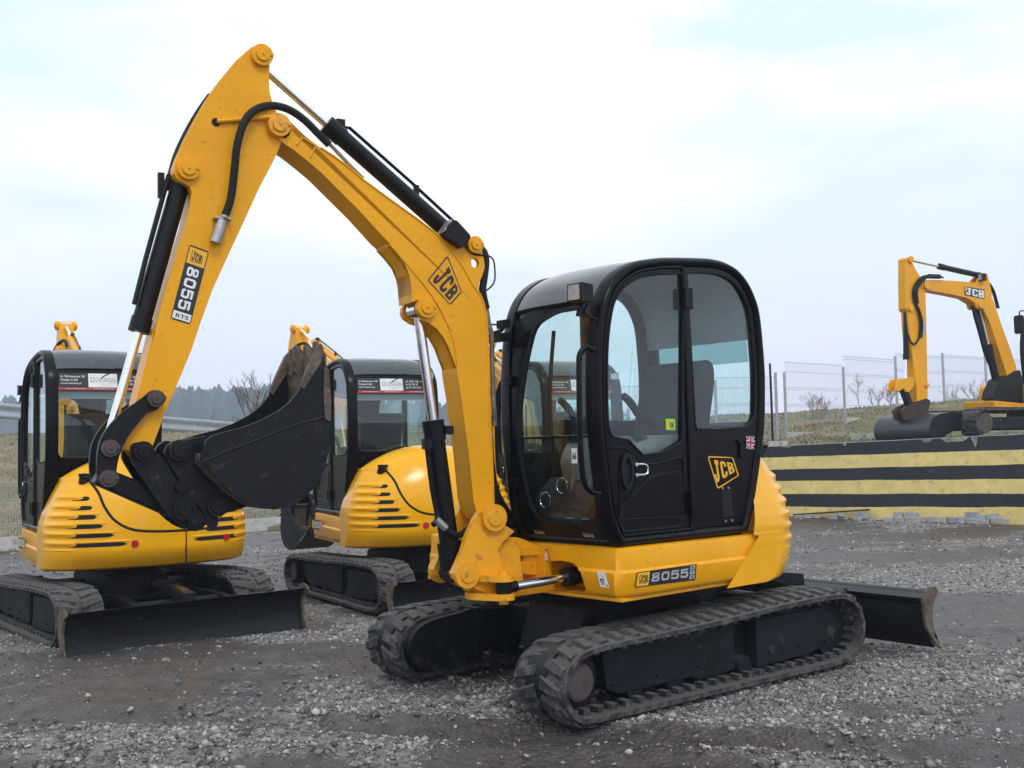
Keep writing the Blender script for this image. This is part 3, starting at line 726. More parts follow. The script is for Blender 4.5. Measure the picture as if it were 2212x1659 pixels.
    st = MB(); st.prism(roundpoly([(.30, 1.33), (.32, 1.45), (-.12, 1.43), (-.14, 1.30)], .05), .20, .66); st.prism(roundpoly([(.18, 1.0), (.15, 1.31), (-.12, 1.30), (-.15, 1.0)], .04), .27, .60)
    seat = st.build('operator_seat', M_seat, cab, bevel=.03, seg=3)
    sb = MB(); sb.prism(roundpoly([(-.02, 1.40), (-.14, 1.80), (-.22, 2.02), (-.29, 2.07), (-.37, 2.04), (-.38, 1.93), (-.24, 1.40)], .06), .20, .66); sb.build('seat_back', M_seat, seat, bevel=.035, seg=3)
    for y in (.16, .70):
        a = MB(); a.prism(roundpoly([(.52, 1.42), (.46, 1.53), (.36, 1.57), (-.05, 1.58), (-.08, 1.50), (.25, 1.47), (.38, 1.20), (.46, 1.20)], .03), y-.055, y+.055); con = a.build('control_console', M_lite, cab, bevel=.02)
        bt = MB(); 
        for k in range(5): bt.cyl((.42-.004*k, y, 1.55+.016*k), (.42-.004*k, y, 1.564+.016*k), .045-.006*k, 16)
        bt.build('lever_boot', M_hos, con, bevel=.004)
        j = MB(); j.tube([(.40, y, 1.62), (.43, y, 1.69), (.50, y, 1.77), (.56, y, 1.81)], .020, 12, sub=4, radii=[.012, .018, .023, .025, .024, .022]); j.build('joystick', M_hos, con)
    ar_ = MB(); ar_.prism(roundpoly([(.34, 1.63), (.36, 1.68), (.10, 1.70), (-.10, 1.66), (-.08, 1.61)], .02), .68, .75); ar_.build('armrest', M_seat, cab, bevel=.015)
    pn = MB(); pn.prism([(.80, 1.0), (.86, 1.22), (.72, 1.34), (.52, 1.05), (.52, 1.0)], .22, .36); pn.build('side_console', M_gry, cab, bevel=.02)
    for p in ((.835, .47, 1.285), (.85, .34, 1.20)):
        g = MB(); pts = [(p[0]+.03, p[1]+.045*math.cos(t), p[2]+.045*math.sin(t)) for t in np.linspace(0, 2*PI, 25)]; g.tube(pts, .004, 6); g.build('speaker_ring', M_chr, cab)
    kp = MB(); kp.box((.70, .44, 1.17), (.10, .30, .32), rot=Matrix.Rotation(rad(-35), 3, 'Y')); kp.build('pedal_console', M_gry, cab, bevel=.03)
    for y in (.50, .63): l = MB(); l.box((.80, y, 1.075), (.10, .06, .012), rot=Matrix.Rotation(rad(-25), 3, 'Y')); l.build('pedal', M_lite, cab, bevel=.003)
    for y in (.38, .52):
        l = MB(); l.tube([(.70, y, 1.02), (.72, y, 1.12), (.68, y, 1.33), (.66, y, 1.46)], .008, 8, sub=3); l.box((.74, y, 1.06), (.12, .07, .015)); l.build('travel_lever', M_pipe, cab)
    vb = MB(); vb.tube([(interp(2.2, True)-.05, .47, 2.20), (interp(1.8, True)-.05, .46, 1.8), (interp(1.35, True)-.05, .45, 1.36)], .012, 8, sub=4); vb.build('wiper_rail', M_cab, cab)
    # grab handle on the front left pillar
    gh = MB(); xg = 1.02
    gh.tube([(1.005, .885, 2.045), (1.06, .885, 2.06), (1.105, .88, 2.02), (1.115, .88, 1.93), (1.12, .88, 1.6), (1.105, .88, 1.35), (1.06, .885, 1.27), (.985, .885, 1.25)], .016, 12, sub=6); gh.build('grab_rail', M_cab, cab)
    # work lamp on the front left of the roof
    lb = MB(); R3 = Matrix.Rotation(rad(10), 3, 'Y') @ Matrix.Rotation(rad(0), 3, 'Z')
    lc = Vector((1.06, .87, 2.365)); lb.prism(roundpoly([(-.045, -.045), (.05, -.054), (.05, .054), (-.045, .045)], .012), -.072, .038, fn=lambda x, y, z: (lc.x+x, lc.y+y, lc.z+z))
    lamp = lb.build('work_lamp', M_blk, cab, bevel=.008)
    ll = MB(); ll.prism(roundpoly([(-.060, -.042), (.026, -.042), (.026, .042), (-.060, .042)], .01), 0, .006, fn=lambda y, d, z: (lc.x+.049+d, lc.y+y, lc.z+z)); ll.build('lamp_lens', M_lens, lamp, bevel=.002)
    bk = MB(); bk.prism([(-.03, -.13), (.05, -.13), (.03, -.06), (-.03, -.06)], -.02, .02, fn=lambda x, y, z: (lc.x+x-.02, lc.y+y-.01, lc.z+z)); bk.tube([(lc.x-.03, lc.y+.01, lc.z-.06), (lc.x, lc.y+.02, lc.z-.12), (lc.x-.07, lc.y+.04, lc.z-.15)], .007, 6, sub=4); bk.build('lamp_bracket', M_blk, lamp)
    # mirror and bracket on the far front corner
    ym = yR(1.0); mr_ = MB(); mr_.box((1.03, .17, 2.265), (.012, .12, .05)); mr_.box((1.03, .13, 2.185), (.012, .20, .055)); mr_.tube([(1.035, .12, 2.265), (1.05, .04, 2.275), (1.06, -.02, 2.27)], .006, 6); mr_.add([(1.03, .20, 2.25), (1.03, .02, 2.215), (1.03, .02, 2.20), (1.03, .16, 2.215), (1.038, .20, 2.25), (1.038, .02, 2.215), (1.038, .02, 2.20), (1.038, .16, 2.215)], [(0, 1, 2, 3), (7, 6, 5, 4), (0, 4, 5, 1), (1, 5, 6, 2), (2, 6, 7, 3), (3, 7, 4, 0)]); mr_.build('mirror_bracket', M_blk, cab, bevel=.002)
    if main:
        m2 = MB(); m2.prism(roundpoly([(-.05, -.13), (.05, -.13), (.045, .12), (-.03, .13)], .03), 0, .03, fn=lambda y, d, z: (1.06+d, -.035+y, 2.27+z)); m2.build('wing_mirror', M_blk, cab, bevel=.008)
    else:
        wl = MB(); wl.box((-.66, .0, 2.46), (.09, .12, .09)); wo = wl.build('rear_work_lamp', M_blk, cab, bevel=.008)
        wl = MB(); wl.box((-.707, .0, 2.46), (.006, .10, .07)); wl.build('lamp_lens', M_lens, wo)
        wp = MB(); wp.tube([(-.70, .36, 2.42), (-.71, .30, 2.47), (-.70, .10, 2.44)], .008, 6); wp.tube([(-.70, .36, 2.42), (-.70, .40, 2.40), (-.66, .42, 2.38)], .006, 6); wp.build('rear_wiper', M_blk, cab)
    if main:
        # stickers
        def sq(x0, x1, z0, z1, y=.876): return quad([(x0, y, z0), (x1, y, z0), (x1, y, z1), (x0, y, z1)])
        s = MB(); f = sq(.275, .165+.0, 0, 0); f = quad([(.375, .861, 1.60), (.285, .861, 1.60), (.285, .861, 1.665), (.375, .861, 1.67)])
        lay_poly(s, f, rr(0, 0, 1, 1, .06), .001, 0); lay_poly(s, f, [(.05, .1), (.3, .1), (.3, .8), (.05, .8)], .002, 1); lay_text(s, f, 'OK', .4, .2, .85, .7, .002, 2, bold=.02); s.build('green_sticker', [M_grn, M_dyel, M_dblk], cab, smooth=0)
        # union flag
        s = MB(); f = quad([(-.40, .871, 1.475), (-.49, .871, 1.47), (-.50, .871, 1.555), (-.405, .871, 1.56)])
        lay_poly(s, f, [(0, 0), (1, 0), (1, 1), (0, 1)], .001, 0)
        for a, b in (((0, 0), (1, 1)), ((0, 1), (1, 0))):
            for wd, h, mi in ((.11, .002 if a[1] == 0 else .0025, 1), (.04, .003 if a[1] == 0 else .0035, 2)):
                dx, dy = b[0]-a[0], b[1]-a[1]; l_ = math.hypot(dx, dy); nx, ny_ = -dy/l_*wd, dx/l_*wd
                P_ = [(a[0]+nx, a[1]+ny_), (b[0]+nx, b[1]+ny_), (b[0]-nx, b[1]-ny_), (a[0]-nx, a[1]-ny_)]
                lay_poly(s, f, [(min(1, max(0, u)), min(1, max(0, v))) for u, v in P_], h, mi)
        for wd, h, mi in ((.17, .004, 1), (.10, .0055, 2)):
            lay_poly(s, f, [(.5-wd, 0), (.5+wd, 0), (.5+wd, 1), (.5-wd, 1)], h, mi); lay_poly(s, f, [(0, .5-wd), (1, .5-wd), (1, .5+wd), (0, .5+wd)], h+.0005, mi)
        s.build('flag_sticker', [M_blu, M_white, M_dred], cab, smooth=0)
        s = MB(); f = quad([(.905, .745, 1.58), (.905, .70, 1.58), (.905, .70, 1.66), (.905, .745, 1.66)])
        f = quad([(1.005, .275+.42, 1.42), (1.005, .32+.42, 1.42), (1.005, .32+.42, 1.505), (1.005, .275+.42, 1.505)])
        lay_poly(s, f, [(0, 0), (1, 0), (1, 1), (0, 1)], 0, 0); lay_text(s, f, '66', .15, .25, .85, .75, .001, 1, bold=.03); s.build('number_sticker', [M_white, M_dblk], cab, smooth=0)
        for y0 in (.25, .66):
            s = MB(); xx = interp(1.0, True)+.0; f = quad([(interp(.99, True)-.010, y0-.045, .99), (interp(.99, True)-.010, y0+.045, .99), (interp(1.015, True)-.010, y0+.045, 1.02), (interp(1.015, True)-.010, y0-.045, 1.02)])
            lay_poly(s, f, [(0, 0), (1, 0), (1, 1), (0, 1)], .001, 0); lay_text(s, f, 'Kabina', .05, .15, .95, .85, .002, 1, bold=.02); s.build('maker_plate', [M_dblk, M_dgry], cab, smooth=0)
        # bolts and mesh grille on rear panel
        for x, z in ((-.14, 1.235), (-.20, 1.235), (-.16, 1.03), (-.225, 1.03), (.36, 1.0), (.30, 1.0), (.80, 1.0)): s = MB(); s.cyl((x, .86, z), (x, .878, z), .008, 8); s.build('panel_bolt', M_zinc, rq)
        s = MB()
        for k in range(16):
            for q in range(7): s.box((-.145-q*.014, .869, 1.06+k*.0105), (.008, .004, .006))
        s.build('speaker_grille', M_gry, rq)
        s = MB(); s.prism(roundpoly([(-.325, 1.42), (-.355, 1.42), (-.35, 1.53), (-.33, 1.53)], .01), .868, .882); s.box((-.335, .876, 1.525), (.06, .02, .012)); s.build('rear_latch', M_cab, rq)
    return cab
# ---- logo lettering: three heavy condensed letters built from blocks (u,v in a unit cell)
def _arc(cx, cy, rx, ry, a0, a1, n=7): return [(cx+rx*math.cos(rad(a0+(a1-a0)*i/n)), cy+ry*math.sin(rad(a0+(a1-a0)*i/n))) for i in range(n+1)]
def block_J(mb, f, h, mi):
    for P in ([(.30, 1), (.30, .80), (.48, .80), (.48, .30), (.82, .30), (.82, .80), (1.0, .80), (1.0, 1)],
              [(0, .38), (0, .20)]+_arc(.34, .22, .34, .22, 180, 270)+_arc(.48, .24, .34, .24, 270, 360)+[(.82, .30), (.48, .30), (.48, .26)]+_arc(.41, .24, .07, .06, 0, -180, 4)+[(.34, .38)]):
        mb_poly(mb, f, P, h, mi)
def block_C(mb, f, h, mi):
    O = [(.36, 1), (.68, 1)]+_arc(.68, .80, .32, .20, 90, 0)+[(1, .66), (.64, .66), (.64, .77)]+_arc(.5, .77, .14, .07, 0, 180, 4)+[(.36, .5), (0, .5), (0, .78)]+_arc(.36, .78, .36, .22, 180, 90)
    mb_poly(mb, f, O, h, mi)
    O2 = [(u, 1-v) for u, v in O]; mb_poly(mb, f, O2[::-1], h, mi)
def block_B(mb, f, h, mi):
    # left stem, then the two bowls as half frames
    mb_poly(mb, f, [(0, 0), (.36, 0), (.36, 1), (0, 1)], h, mi)
    for v0, v1 in ((0, .50), (.50, 1)):
        m = (v0+v1)/2; O = [(.36, v0)]+_arc(.70, v0+.15, .30, .15, -90, 0, 5)+_arc(.70, v1-.13, .30, .13, 0, 90, 5)+[(.36, v1)]
        I = [(.36, v0+.15)]+[(.60, v0+.15)]+_arc(.60, m, .06, .07, -60, 60, 4)+[(.60, v1-.15), (.36, v1-.15)]
        mb_poly(mb, f, O+I[::-1], h, mi)
def mb_poly(mb, f, P, h, mi):
    from mathutils.geometry import tessellate_polygon
    T = tessellate_polygon([[Vector((u, v, 0)) for u, v in P]])
    mb.add([f(u, v, h) for u, v in P], [tuple(t) for t in T], mi)
def sub(f, u0, v0, u1, v1, sl=0.): return lambda u, v, h=0.: f(u0+(u1-u0)*u+sl*v, v0+(v1-v0)*v, h)
def logo_letters(mb, f, h, mi, hts=((.0, 1.), (.10, .90), (.20, .80)), gap=.05, flip=False):
    w_ = (1-2*gap)/3
    for k, b in enumerate((block_J, block_C, block_B)):
        b(mb, sub(f, k*(w_+gap), hts[k][0], k*(w_+gap)+w_, hts[k][1]), h, mi)
def digits(mb, f, txt, h, mi, w_=.20, gap=.05):
    """wide squared-off digits"""
    def bar(g, a, b, c, d): mb_poly(mb, g, [(a, b), (c, b), (c, d), (a, d)], h, mi)
    t = .26; s = .22
    def ringd(g):
        O = rr(0, 0, 1, 1, .26); I = rr(s*1.1, t*.85, 1-s*1.1, 1-t*.85, .12)
        n = len(O); P = [g(u, v, h) for u, v in O]+[g(u, v, h) for u, v in I]
        mb.add(P, [(i, (i+1) % n, n+(i+1) % n, n+i) for i in range(n)], mi)
    n = len(txt); cw = (1-gap*(n-1))/n
    for k, ch in enumerate(txt):
        g = sub(f, k*(cw+gap), 0, k*(cw+gap)+cw, 1)
        if ch == '0': ringd(g)
        elif ch == '8':
            for q in (sub(g, 0, 0, 1, .53), sub(g, .05, .53, .95, 1)): 
                O = rr(0, 0, 1, 1, .30); I = rr(.25, .34, .75, .68, .12); m = len(O); P = [q(u, v, h) for u, v in O]+[q(u, v, h) for u, v in I]
                mb.add(P, [(i, (i+1) % m, m+(i+1) % m, m+i) for i in range(m)], mi)
        elif ch == '5':
            mb_poly(mb, g, [(0, .44), (.25, .44), (.25, .50), (.70, .50), (.75, .46), (.75, .26), (.70, .20), (.28, .20), (.24, .24), (.24, .30), (0, .30), (0, .14), (.14, 0), (.86, 0), (1, .14), (1, .56), (.86, .68), (.24, .68), (.24, .80), (.95, .80), (.95, 1), (0, 1)], h, mi)
        elif ch == '2':
            mb_poly(mb, g, [(0, 0), (1, 0), (1, .20), (.25, .20), (.25, .36), (.86, .40), (1, .52), (1, .86), (.86, 1), (.14, 1), (0, .86), (0, .68), (.24, .68), (.28, .80), (.72, .80), (.75, .76), (.75, .60), (.70, .56), (.10, .52), (0, .42)], h, mi)
def logo_badge(mb, f, fill, line, letters, bg=True):
    """leaning trapezoid badge; f maps the unit square; tall side at u=0"""
    O = roundpoly([(0, 0), (1, .22), (1, .80), (0, 1)], .07, 4)
    O = roundpoly([(.10, 0), (1, .30), (.90, .86), (0, 1)], .08, 4)
    I = inset(O, .035)
    if bg: mb_poly(mb, f, inset(O, -.0), .0015, fill)
    n = len(O); P = [f(u, v, .003) for u, v in O]+[f(u, v, .003) for u, v in I]; mb.add(P, [(i, (i+1) % n, n+(i+1) % n, n+i) for i in range(n)], line)
    # letters: shrink toward the right
    def g(u, v, h=0.):
        u2 = .15+.70*u; lo = .155+.20*u; hi = .885-.10*u; return f(u2+(.5-v)*.06, lo+(hi-lo)*v, h)
    logo_letters(mb, g, .0035, letters, hts=((0, 1), (0, 1), (0, 1)), gap=.06)
# ---------------------------------------------------------------- boom, arm, bucket (B frame: X forward, Y left, Z up, origin on the swing axis)
class Digger: pass
def build_front(root, FB, base, db=0., da=0., dk=0., main=True, mwb=None):
    """outlines are measured in the boom plane of the machine in front (frame G), then articulated"""
    G = GB; mw = mwb
    c3 = crop(300, 80, 1000, 2074); c4 = crop(960, 560, 340, 1282); c2 = crop(650, 780, 650, 1382); r1 = crop(200, 820, 660, 2028)
    kb = crop(1040, 1050, 460, 1496)
    def p2(x, y, yl=.1): q = G.pl(x, y, yl); return Vector((q.x, q.z))
    HB, HA = .10, .088
    foot = p2(1062, 1118, .14); low = p2(1003, 1241, .14); piv = p2(603, 270, .12); top = p2(*c3(735, 122), .1)
    bpin = p2(*c3(352, 712), .1); lpin = p2(*r1(480, 945), .12); lug = p2(*c3(1835, 1105), .1); bos = p2(*c4(395, 790), .11)
    lnkA = p2(*r1(580, 545), .125); lnkB = p2(*r1(228, 925), .125); lnkC = p2(*r1(215, 1155), .125)
    def rot(c, a):
        ca, sa = math.cos(a), math.sin(a)
        return lambda p: Vector((c.x+(p[0]-c.x)*ca-(p[1]-c.y)*sa, c.y+(p[0]-c.x)*sa+(p[1]-c.y)*ca))
    TB = rot(foot, db); TA0 = rot(piv, da); TK0 = rot(lpin, dk)
    TA = lambda p: TB(TA0(p)); TK = lambda p: TA(TK0(p))
    def V3(p, y=0.): return Vector((p[0], y, p[1]))
    def tp(T, pts): return [tuple(T(p)) for p in pts]
    # --- swing bracket
    br = MB(); O = [p2(*kb(a, b), .15) for a, b in ((518, 745), (555, 715), (620, 706), (668, 735), (695, 800), (712, 850), (765, 880), (800, 905), (740, 960), (700, 1000), (665, 1060), (690, 1120), (700, 1220), (745, 1240), (750, 1275), (690, 1290), (700, 1350), (745, 1370), (745, 1400), (700, 1425), (620, 1420), (540, 1395), (470, 1365), (380, 1325), (315, 1295), (298, 1250), (330, 1180), (380, 1060), (420, 930), (470, 820))]
    O = [tuple(p) for p in O]
    for s in (1, -1): br.prism(O, s*.105, s*.15)
    x0 = min(p[0] for p in O); xa = foot.x
    br.prism([(low.x-.10, low.y-.07), (low.x-.13, low.y+.02), (low.x-.16, low.y+.10), (-.02, foot.y-.14), (-.10, foot.y-.18), (-.13, .72), (-.10, .66), (low.x-.12, .68)], -.107, .107)
    br.cyl((-.06, 0, .68), (-.06, 0, .96), .085, 24)
    brk = br.build('swing_bracket', M_yel2, root, mw, bevel=.014, seg=3, smooth=45)
    for c, r in ((foot, .078), (low, .075)):
        for s in (1, -1): m = MB(); m.cyl(V3(c, s*.145), V3(c, s*.185), r, 32); m.cyl(V3(c, s*.18), V3(c, s*.195), r*.58, 28); m.build('pivot_pin', M_yel2, brk, bevel=.005)
    lg = MB()   # lugs for the swing cylinder
    for z in (.655, .76): lg.prism(roundpoly([(-.06, .08), (.04, .30), (.12, .30), (.24, .12), (.22, .0), (-.06, .0)], .05), z, z+.035, fn=lambda x, d, y: (x, y, d))
    lg.cyl((.08, .235, .63), (.08, .235, .82), .028, 18); lg.build('cylinder_lug', M_yel2, brk, bevel=.006)
    # --- boom box
    up_ = [c3(a, b) for a, b in ((868, 492), (930, 515), (1005, 573), (1040, 600), (1110, 645), (1180, 697), (1260, 765), (1400, 868), (1540, 968), (1640, 1045), (1700, 1110), (1770, 1205), (1835, 1320))]+[c4(a, b) for a, b in ((905, 660), (940, 750), (962, 850), (975, 1000), (982, 1200), (990, 1400))]+[(1057, 862), (1061, 950), (1065, 1040), (1066, 1095)]
    dn_ = [(1045, 1128), (1036, 1121)]+[c2(a, b) for a, b in ((1150, 1060), (1135, 1000), (1110, 750), (1090, 600), (1070, 450), (1050, 330))]+[c4(a, b) for a, b in ((690, 1390), (684, 1250), (660, 1120), (620, 990), (560, 860), (500, 750), (440, 660), (370, 565), (300, 480), (200, 362), (130, 278), (60, 202))]+[c3(a, b) for a, b in ((1400, 1095), (1369, 1067), (1250, 935), (1130, 815), (1040, 725), (975, 670), (900, 610), (840, 570), (800, 535))]
    O = [tuple(p2(x, y, HB)) for x, y in up_+dn_]; hd = [(piv.x+.075*math.cos(a), piv.y+.075*math.sin(a)) for a in np.linspace(rad(235), rad(95), 6)]
    O = O+hd
    m = MB(); m.prism(tp(TB, O), -HB, HB)
    boom = m.build('boom', M_yel, root, mw, bevel=.006, smooth=40)
    # welded edge flanges along the top edge of the box
    fl = MB(); U_ = [TB(p2(x, y, HB)) for x, y in up_[3:]]; ctr = TB(Vector(((foot.x+piv.x)/2+.1, (foot.y+piv.y)/2)))
    for s in (1, -1): fl.tube([V3(p, s*(HB+.001)) for p in U_], .006, 6)
    fl.build('weld_seam', M_yel, boom)
    # lug plates of the arm cylinder (rear top of the bend)
    LO = [c3(a, b) for a, b in ((1640, 1048), (1700, 1075), (1770, 1075), (1825, 1060), (1865, 1085), (1882, 1150), (1892, 1215), (1880, 1260), (1862, 1300), (1858, 1370), (1845, 1400), (1790, 1300), (1700, 1160))]
    lp = MB(); LP = [tuple(p2(x, y, .095)) for x, y in LO]; hole = p2(*c3(1840, 1198), .095)
    m = lp
    for s in (1, -1): m.prism(tp(TB, LP), s*.062, s*.096)
    lob = m.build('cylinder_bracket', M_yel, boom, bevel=.005)
    h = TB(hole); cut = MB(); cut.cyl(V3(h, -.3), V3(h, .3), .028, 20); boolean(lob, cut)
    # boss gusset of the boom cylinder
    GO = [c4(a, b) for a, b in ((60, 205), (130, 285), (200, 375), (240, 470), (258, 560), (266, 660), (272, 735), (320, 715), (380, 705), (430, 730), (450, 780), (440, 830), (410, 865), (360, 880), (345, 900), (420, 925), (500, 985), (560, 1060), (610, 1150), (650, 1260), (700, 1385), (690, 1200), (640, 1040), (560, 860), (440, 660), (300, 480), (180, 330))]
    m = MB(); GP = [tuple(p2(x, y, .10)) for x, y in GO]
    for s in (1, -1): m.prism(tp(TB, GP), s*.062, s*.094)
    Wb = [c4(a, b) for a, b in ((240, 470), (258, 560), (266, 660), (272, 735), (330, 730), (460, 800), (400, 690), (300, 560))]
    m.prism(tp(TB, [tuple(p2(x, y, .10)) for x, y in Wb]), -.07, .07)
    for pts in (((60, 205), (130, 285), (200, 375), (240, 470), (258, 560), (266, 660), (330, 660), (400, 690), (300, 480), (180, 330)), ((420, 925), (500, 985), (560, 1060), (610, 1150), (650, 1260), (700, 1385), (690, 1200), (640, 1040), (560, 860), (470, 860))):
        m.prism(tp(TB, [tuple(p2(*c4(a, b), .10)) for a, b in pts]), -.093, .093)
    gus = m.build('boss_gusset', M_yel, boom, bevel=.005)
    def pin(c, T, y, r, parent, m_=M_yel, both=True, name='pin'):
        c = T(c)
        for s in ((1, -1) if both else (1,)):
            q = MB(); q.cyl(V3(c, s*(y-.01)), V3(c, s*(y+.032)), r, 32); q.cyl(V3(c, s*(y+.03)), V3(c, s*(y+.045)), r*.62, 28)
            q.box(V3(c+Vector((-r*.86, r*.1)), s*(y+.034)), (.016, .012, .016)); q.cyl(V3(c, s*(y+.044)), V3(c, s*(y+.053)), .006, 8)
            o_ = q.build(name, m_, parent, bevel=.004)
        return o_
    pin(piv, TB, .10, .062, boom, M_yel2); pin(lug, TB, .095, .050, boom); pin(bos, TB, .095, .058, boom)
    # raised pressing on the boom head
    q = MB(); R_ = [c3(a, b) for a, b in ((915, 585), (945, 548), (1015, 590), (985, 650), (960, 665))]
    q.tube([V3(TB(p2(x, y, .1)), .102) for x, y in R_[:4]], .006, 6); q.build('head_pressing', M_yel, boom)
    # --- arm
    AO = [c3(a, b) for a, b in ((665, 92), (682, 78), (706, 70), (735, 76), (760, 95), (774, 125), (776, 170), (772, 240), (776, 310), (792, 370), (815, 420), (842, 470), (850, 530), (830, 590), (800, 660), (720, 812), (640, 988), (560, 1160), (480, 1335), (420, 1500), (370, 1650))]
    AO += [r1(a, b) for a, b in ((760, 400), (650, 660), (560, 900), (545, 960), (500, 1000), (440, 1000), (390, 950), (345, 925), (440, 520), (500, 280), (570, 0))]
    AO += [c3(a, b) for a, b in ((165, 1620), (220, 1400), (290, 1160), (345, 985), (366, 880), (372, 830), (362, 800), (335, 785), (300, 765), (282, 735), (281, 695), (300, 640), (345, 540), (395, 445), (450, 350), (520, 245), (600, 150))]
    m = MB(); m.prism(tp(TA, [tuple(p2(x, y, HA)) for x, y in AO]), -HA, HA)
    arm = m.build('arm', M_yel, root, mw, bevel=.008, smooth=40)
    q = MB()   # bucket cylinder clevis gap, seen as a dark slot between the arm plates
    pin(top, TA, HA, .058, arm); pin(bpin, TA, HA, .055, arm)
    q.tube([V3(TA(p2(*c3(500, 466), HA)), HA+.012), V3(TA(p2(*c3(650, 455), HA)), HA+.014), V3(TA(p2(*c3(800, 445), HA)), HA+.03)], .011, 8); q.build('grease_pipe', M_yel, arm)
    q = MB(); c = TA(p2(*c3(497, 468), HA)); q.cyl(V3(c, HA), V3(c, HA+.004), .022, 16); q.build('pipe_hole', M_dark, arm)
    # --- arm cylinder
    T0 = TA(top); L0 = TB(lug)+Vector((0, 0)); dv = (T0-L0); ln = dv.length; dv = dv/ln; nv = Vector((-dv.y, dv.x))
    if nv.y < 0: nv = -nv
    bl_ = 1.06 if main else min(1.06, ln*.62)
    q = MB(); q.cyl(V3(L0), V3(L0+dv*bl_), .048, 28); q.cyl(V3(L0+dv*(bl_-.10)), V3(L0+dv*(bl_+.015)), .054, 28); q.cyl(V3(L0, -.06), V3(L0, .06), .05, 20)
    ac = q.build('arm_cylinder', M_blk if main != 'bg' else M_yel, boom, bevel=.005)
    q = MB(); q.cyl(V3(L0+dv*(bl_-.02)), V3(T0), .024, 20); q.cyl(V3(T0, -.06), V3(T0, .06), .045, 18); q.build('cylinder_rod', M_chr, ac)
    q = MB(); q.tube([V3(L0+dv*.06+nv*.075, .0), V3(L0+dv*.5+nv*.082, 0), V3(L0+dv*(bl_-.10)+nv*.078, 0), V3(L0+dv*(bl_-.05)+nv*.04, 0)], .010, 8); q.box(V3(L0+dv*(bl_-.045)+nv*.055), (.05, .04, .05)); q.box(V3(L0+dv*(bl_*.42)+nv*.065), (.03, .02, .06)); q.build('cylinder_pipe', M_blk, ac)
    # work lamp beside the cylinder foot
    q = MB(); lc = TB(p2(*c3(1735, 1045), .13)); a = math.atan2(dv.y, dv.x); R3 = Matrix.Rotation(-a+PI*0, 3, 'Y')
    def lm(x, y, z): v = R3 @ Vector((x, y, z)); return (lc.x+v.x, .11+v.y, lc.y+v.z)
    q.prism(roundpoly([(-.085, -.045), (.05, -.06), (.07, .0), (.05, .06), (-.085, .045)], .02), -.06, .05, fn=lambda x, y, z: lm(x, y, z))
    wl = q.build('work_lamp', M_blk, boom, bevel=.006)
    q = MB(); q.prism(roundpoly([(-.05, -.05), (.04, -.05), (.04, .05), (-.05, .05)], .015), 0, .006, fn=lambda y, d, z: lm(.062+d, y, z)); q.build('lamp_lens', M_lens, wl)
    # --- bucket cylinder
    B0 = TA(bpin); K0 = TA(lnkB); dv = (K0-B0); ln = dv.length; dv = dv/ln; nv = Vector((dv.y, -dv.x))
    q = MB(); q.cyl(V3(B0+dv*.02), V3(B0+dv*.86), .047, 28); q.cyl(V3(B0+dv*.79), V3(B0+dv*.865), .053, 28); q.cyl(V3(B0, -.05), V3(B0, .05), .055, 20)
    bc = q.build('bucket_cylinder', M_blk, arm, bevel=.005)
    q = MB(); q.cyl(V3(B0+dv*.85), V3(K0), .023, 20); q.build('cylinder_rod', M_chr, bc)
    q = MB(); q.tube([V3(B0+dv*.04-nv*.07, .02), V3(B0+dv*.5-nv*.066, .02), V3(B0+dv*.74-nv*.06, .03)], .013, 8); q.box(V3(B0+dv*.10-nv*.09), (.03, .03, .13)); q.build('cylinder_pipe', M_hos, bc)
    # --- links
    lk = MB()
    LK = [r1(a, b) for a, b in ((580, 478), (618, 500), (632, 545), (610, 610), (560, 640), (505, 665), (440, 740), (370, 835), (320, 930), (295, 1010), (280, 1090), (275, 1170), (250, 1215), (200, 1222), (150, 1195), (135, 1140), (128, 1040), (140, 920), (170, 830), (240, 730), (330, 640), (430, 570), (500, 520), (545, 483))]
    LKp = smooth2([tuple(p2(x, y, .125)) for x, y in LK], 3)
    for s in (1, -1): lk.prism(tp(TA, LKp), s*.096, s*.130)
    lko = lk.build('bucket_link', M_stl, arm, bevel=.008, smooth=50)
    for c in (lnkA, lnkB, lnkC): pin(c, TA, .128, .042, lko, M_brn)
    Kc = TK(p2(*r1(780, 1390), .11)); C0 = TA(lnkC)
    q = MB(); dd = (Kc-C0).normalized(); nn = Vector((-dd.y, dd.x))
    q.prism([tuple(C0-nn*.045-dd*.04), tuple(C0+nn*.045-dd*.04), tuple(Kc+nn*.055), tuple(Kc-nn*.055)], -.075, .075); q.build('tipping_link', M_stl, arm, bevel=.012)
    # --- hitch
    HC = [r1(a, b) for a, b in ((395, 905), (430, 880), (480, 878), (535, 900), (570, 945), (630, 1000), (690, 1090), (760, 1190), (830, 1270), (900, 1350), (960, 1425), (975, 1480), (960, 1520), (905, 1550), (880, 1562), (800, 1530), (700, 1450), (610, 1350), (520, 1220), (440, 1090), (390, 1000))]
    HP = smooth2([tuple(p2(x, y, .13)) for x, y in HC], 2)
    q = MB()
    for s in (1, -1): q.prism(tp(TK, HP), s*.095, s*.135)
    q.prism(tp(TK, [tuple(p2(*r1(a, b), .13)) for a, b in ((560, 1000), (820, 1300), (900, 1500), (820, 1500), (560, 1200), (470, 1050))]), -.10, .10)
    hit = q.build('quick_hitch', M_stl, root, mw, bevel=.012, smooth=50)
    for a, b, r in ((480, 945, .048), (790, 1395, .052), (870, 1490, .035)): pin(p2(*r1(a, b), .13), TK, .133, r, hit, M_stl)
    q = MB(); c = TK(p2(*r1(765, 1222), .13)); q.cyl(V3(c, .10), V3(c, .165), .026, 18); q.build('locking_pin', M_stl, hit, bevel=.003)
    q = MB(); c = TK(p2(*r1(925, 1452), .13)); q.cyl(V3(c, .136), V3(c, .1375), .016, 16); q.build('pin_hole', M_dark, hit)
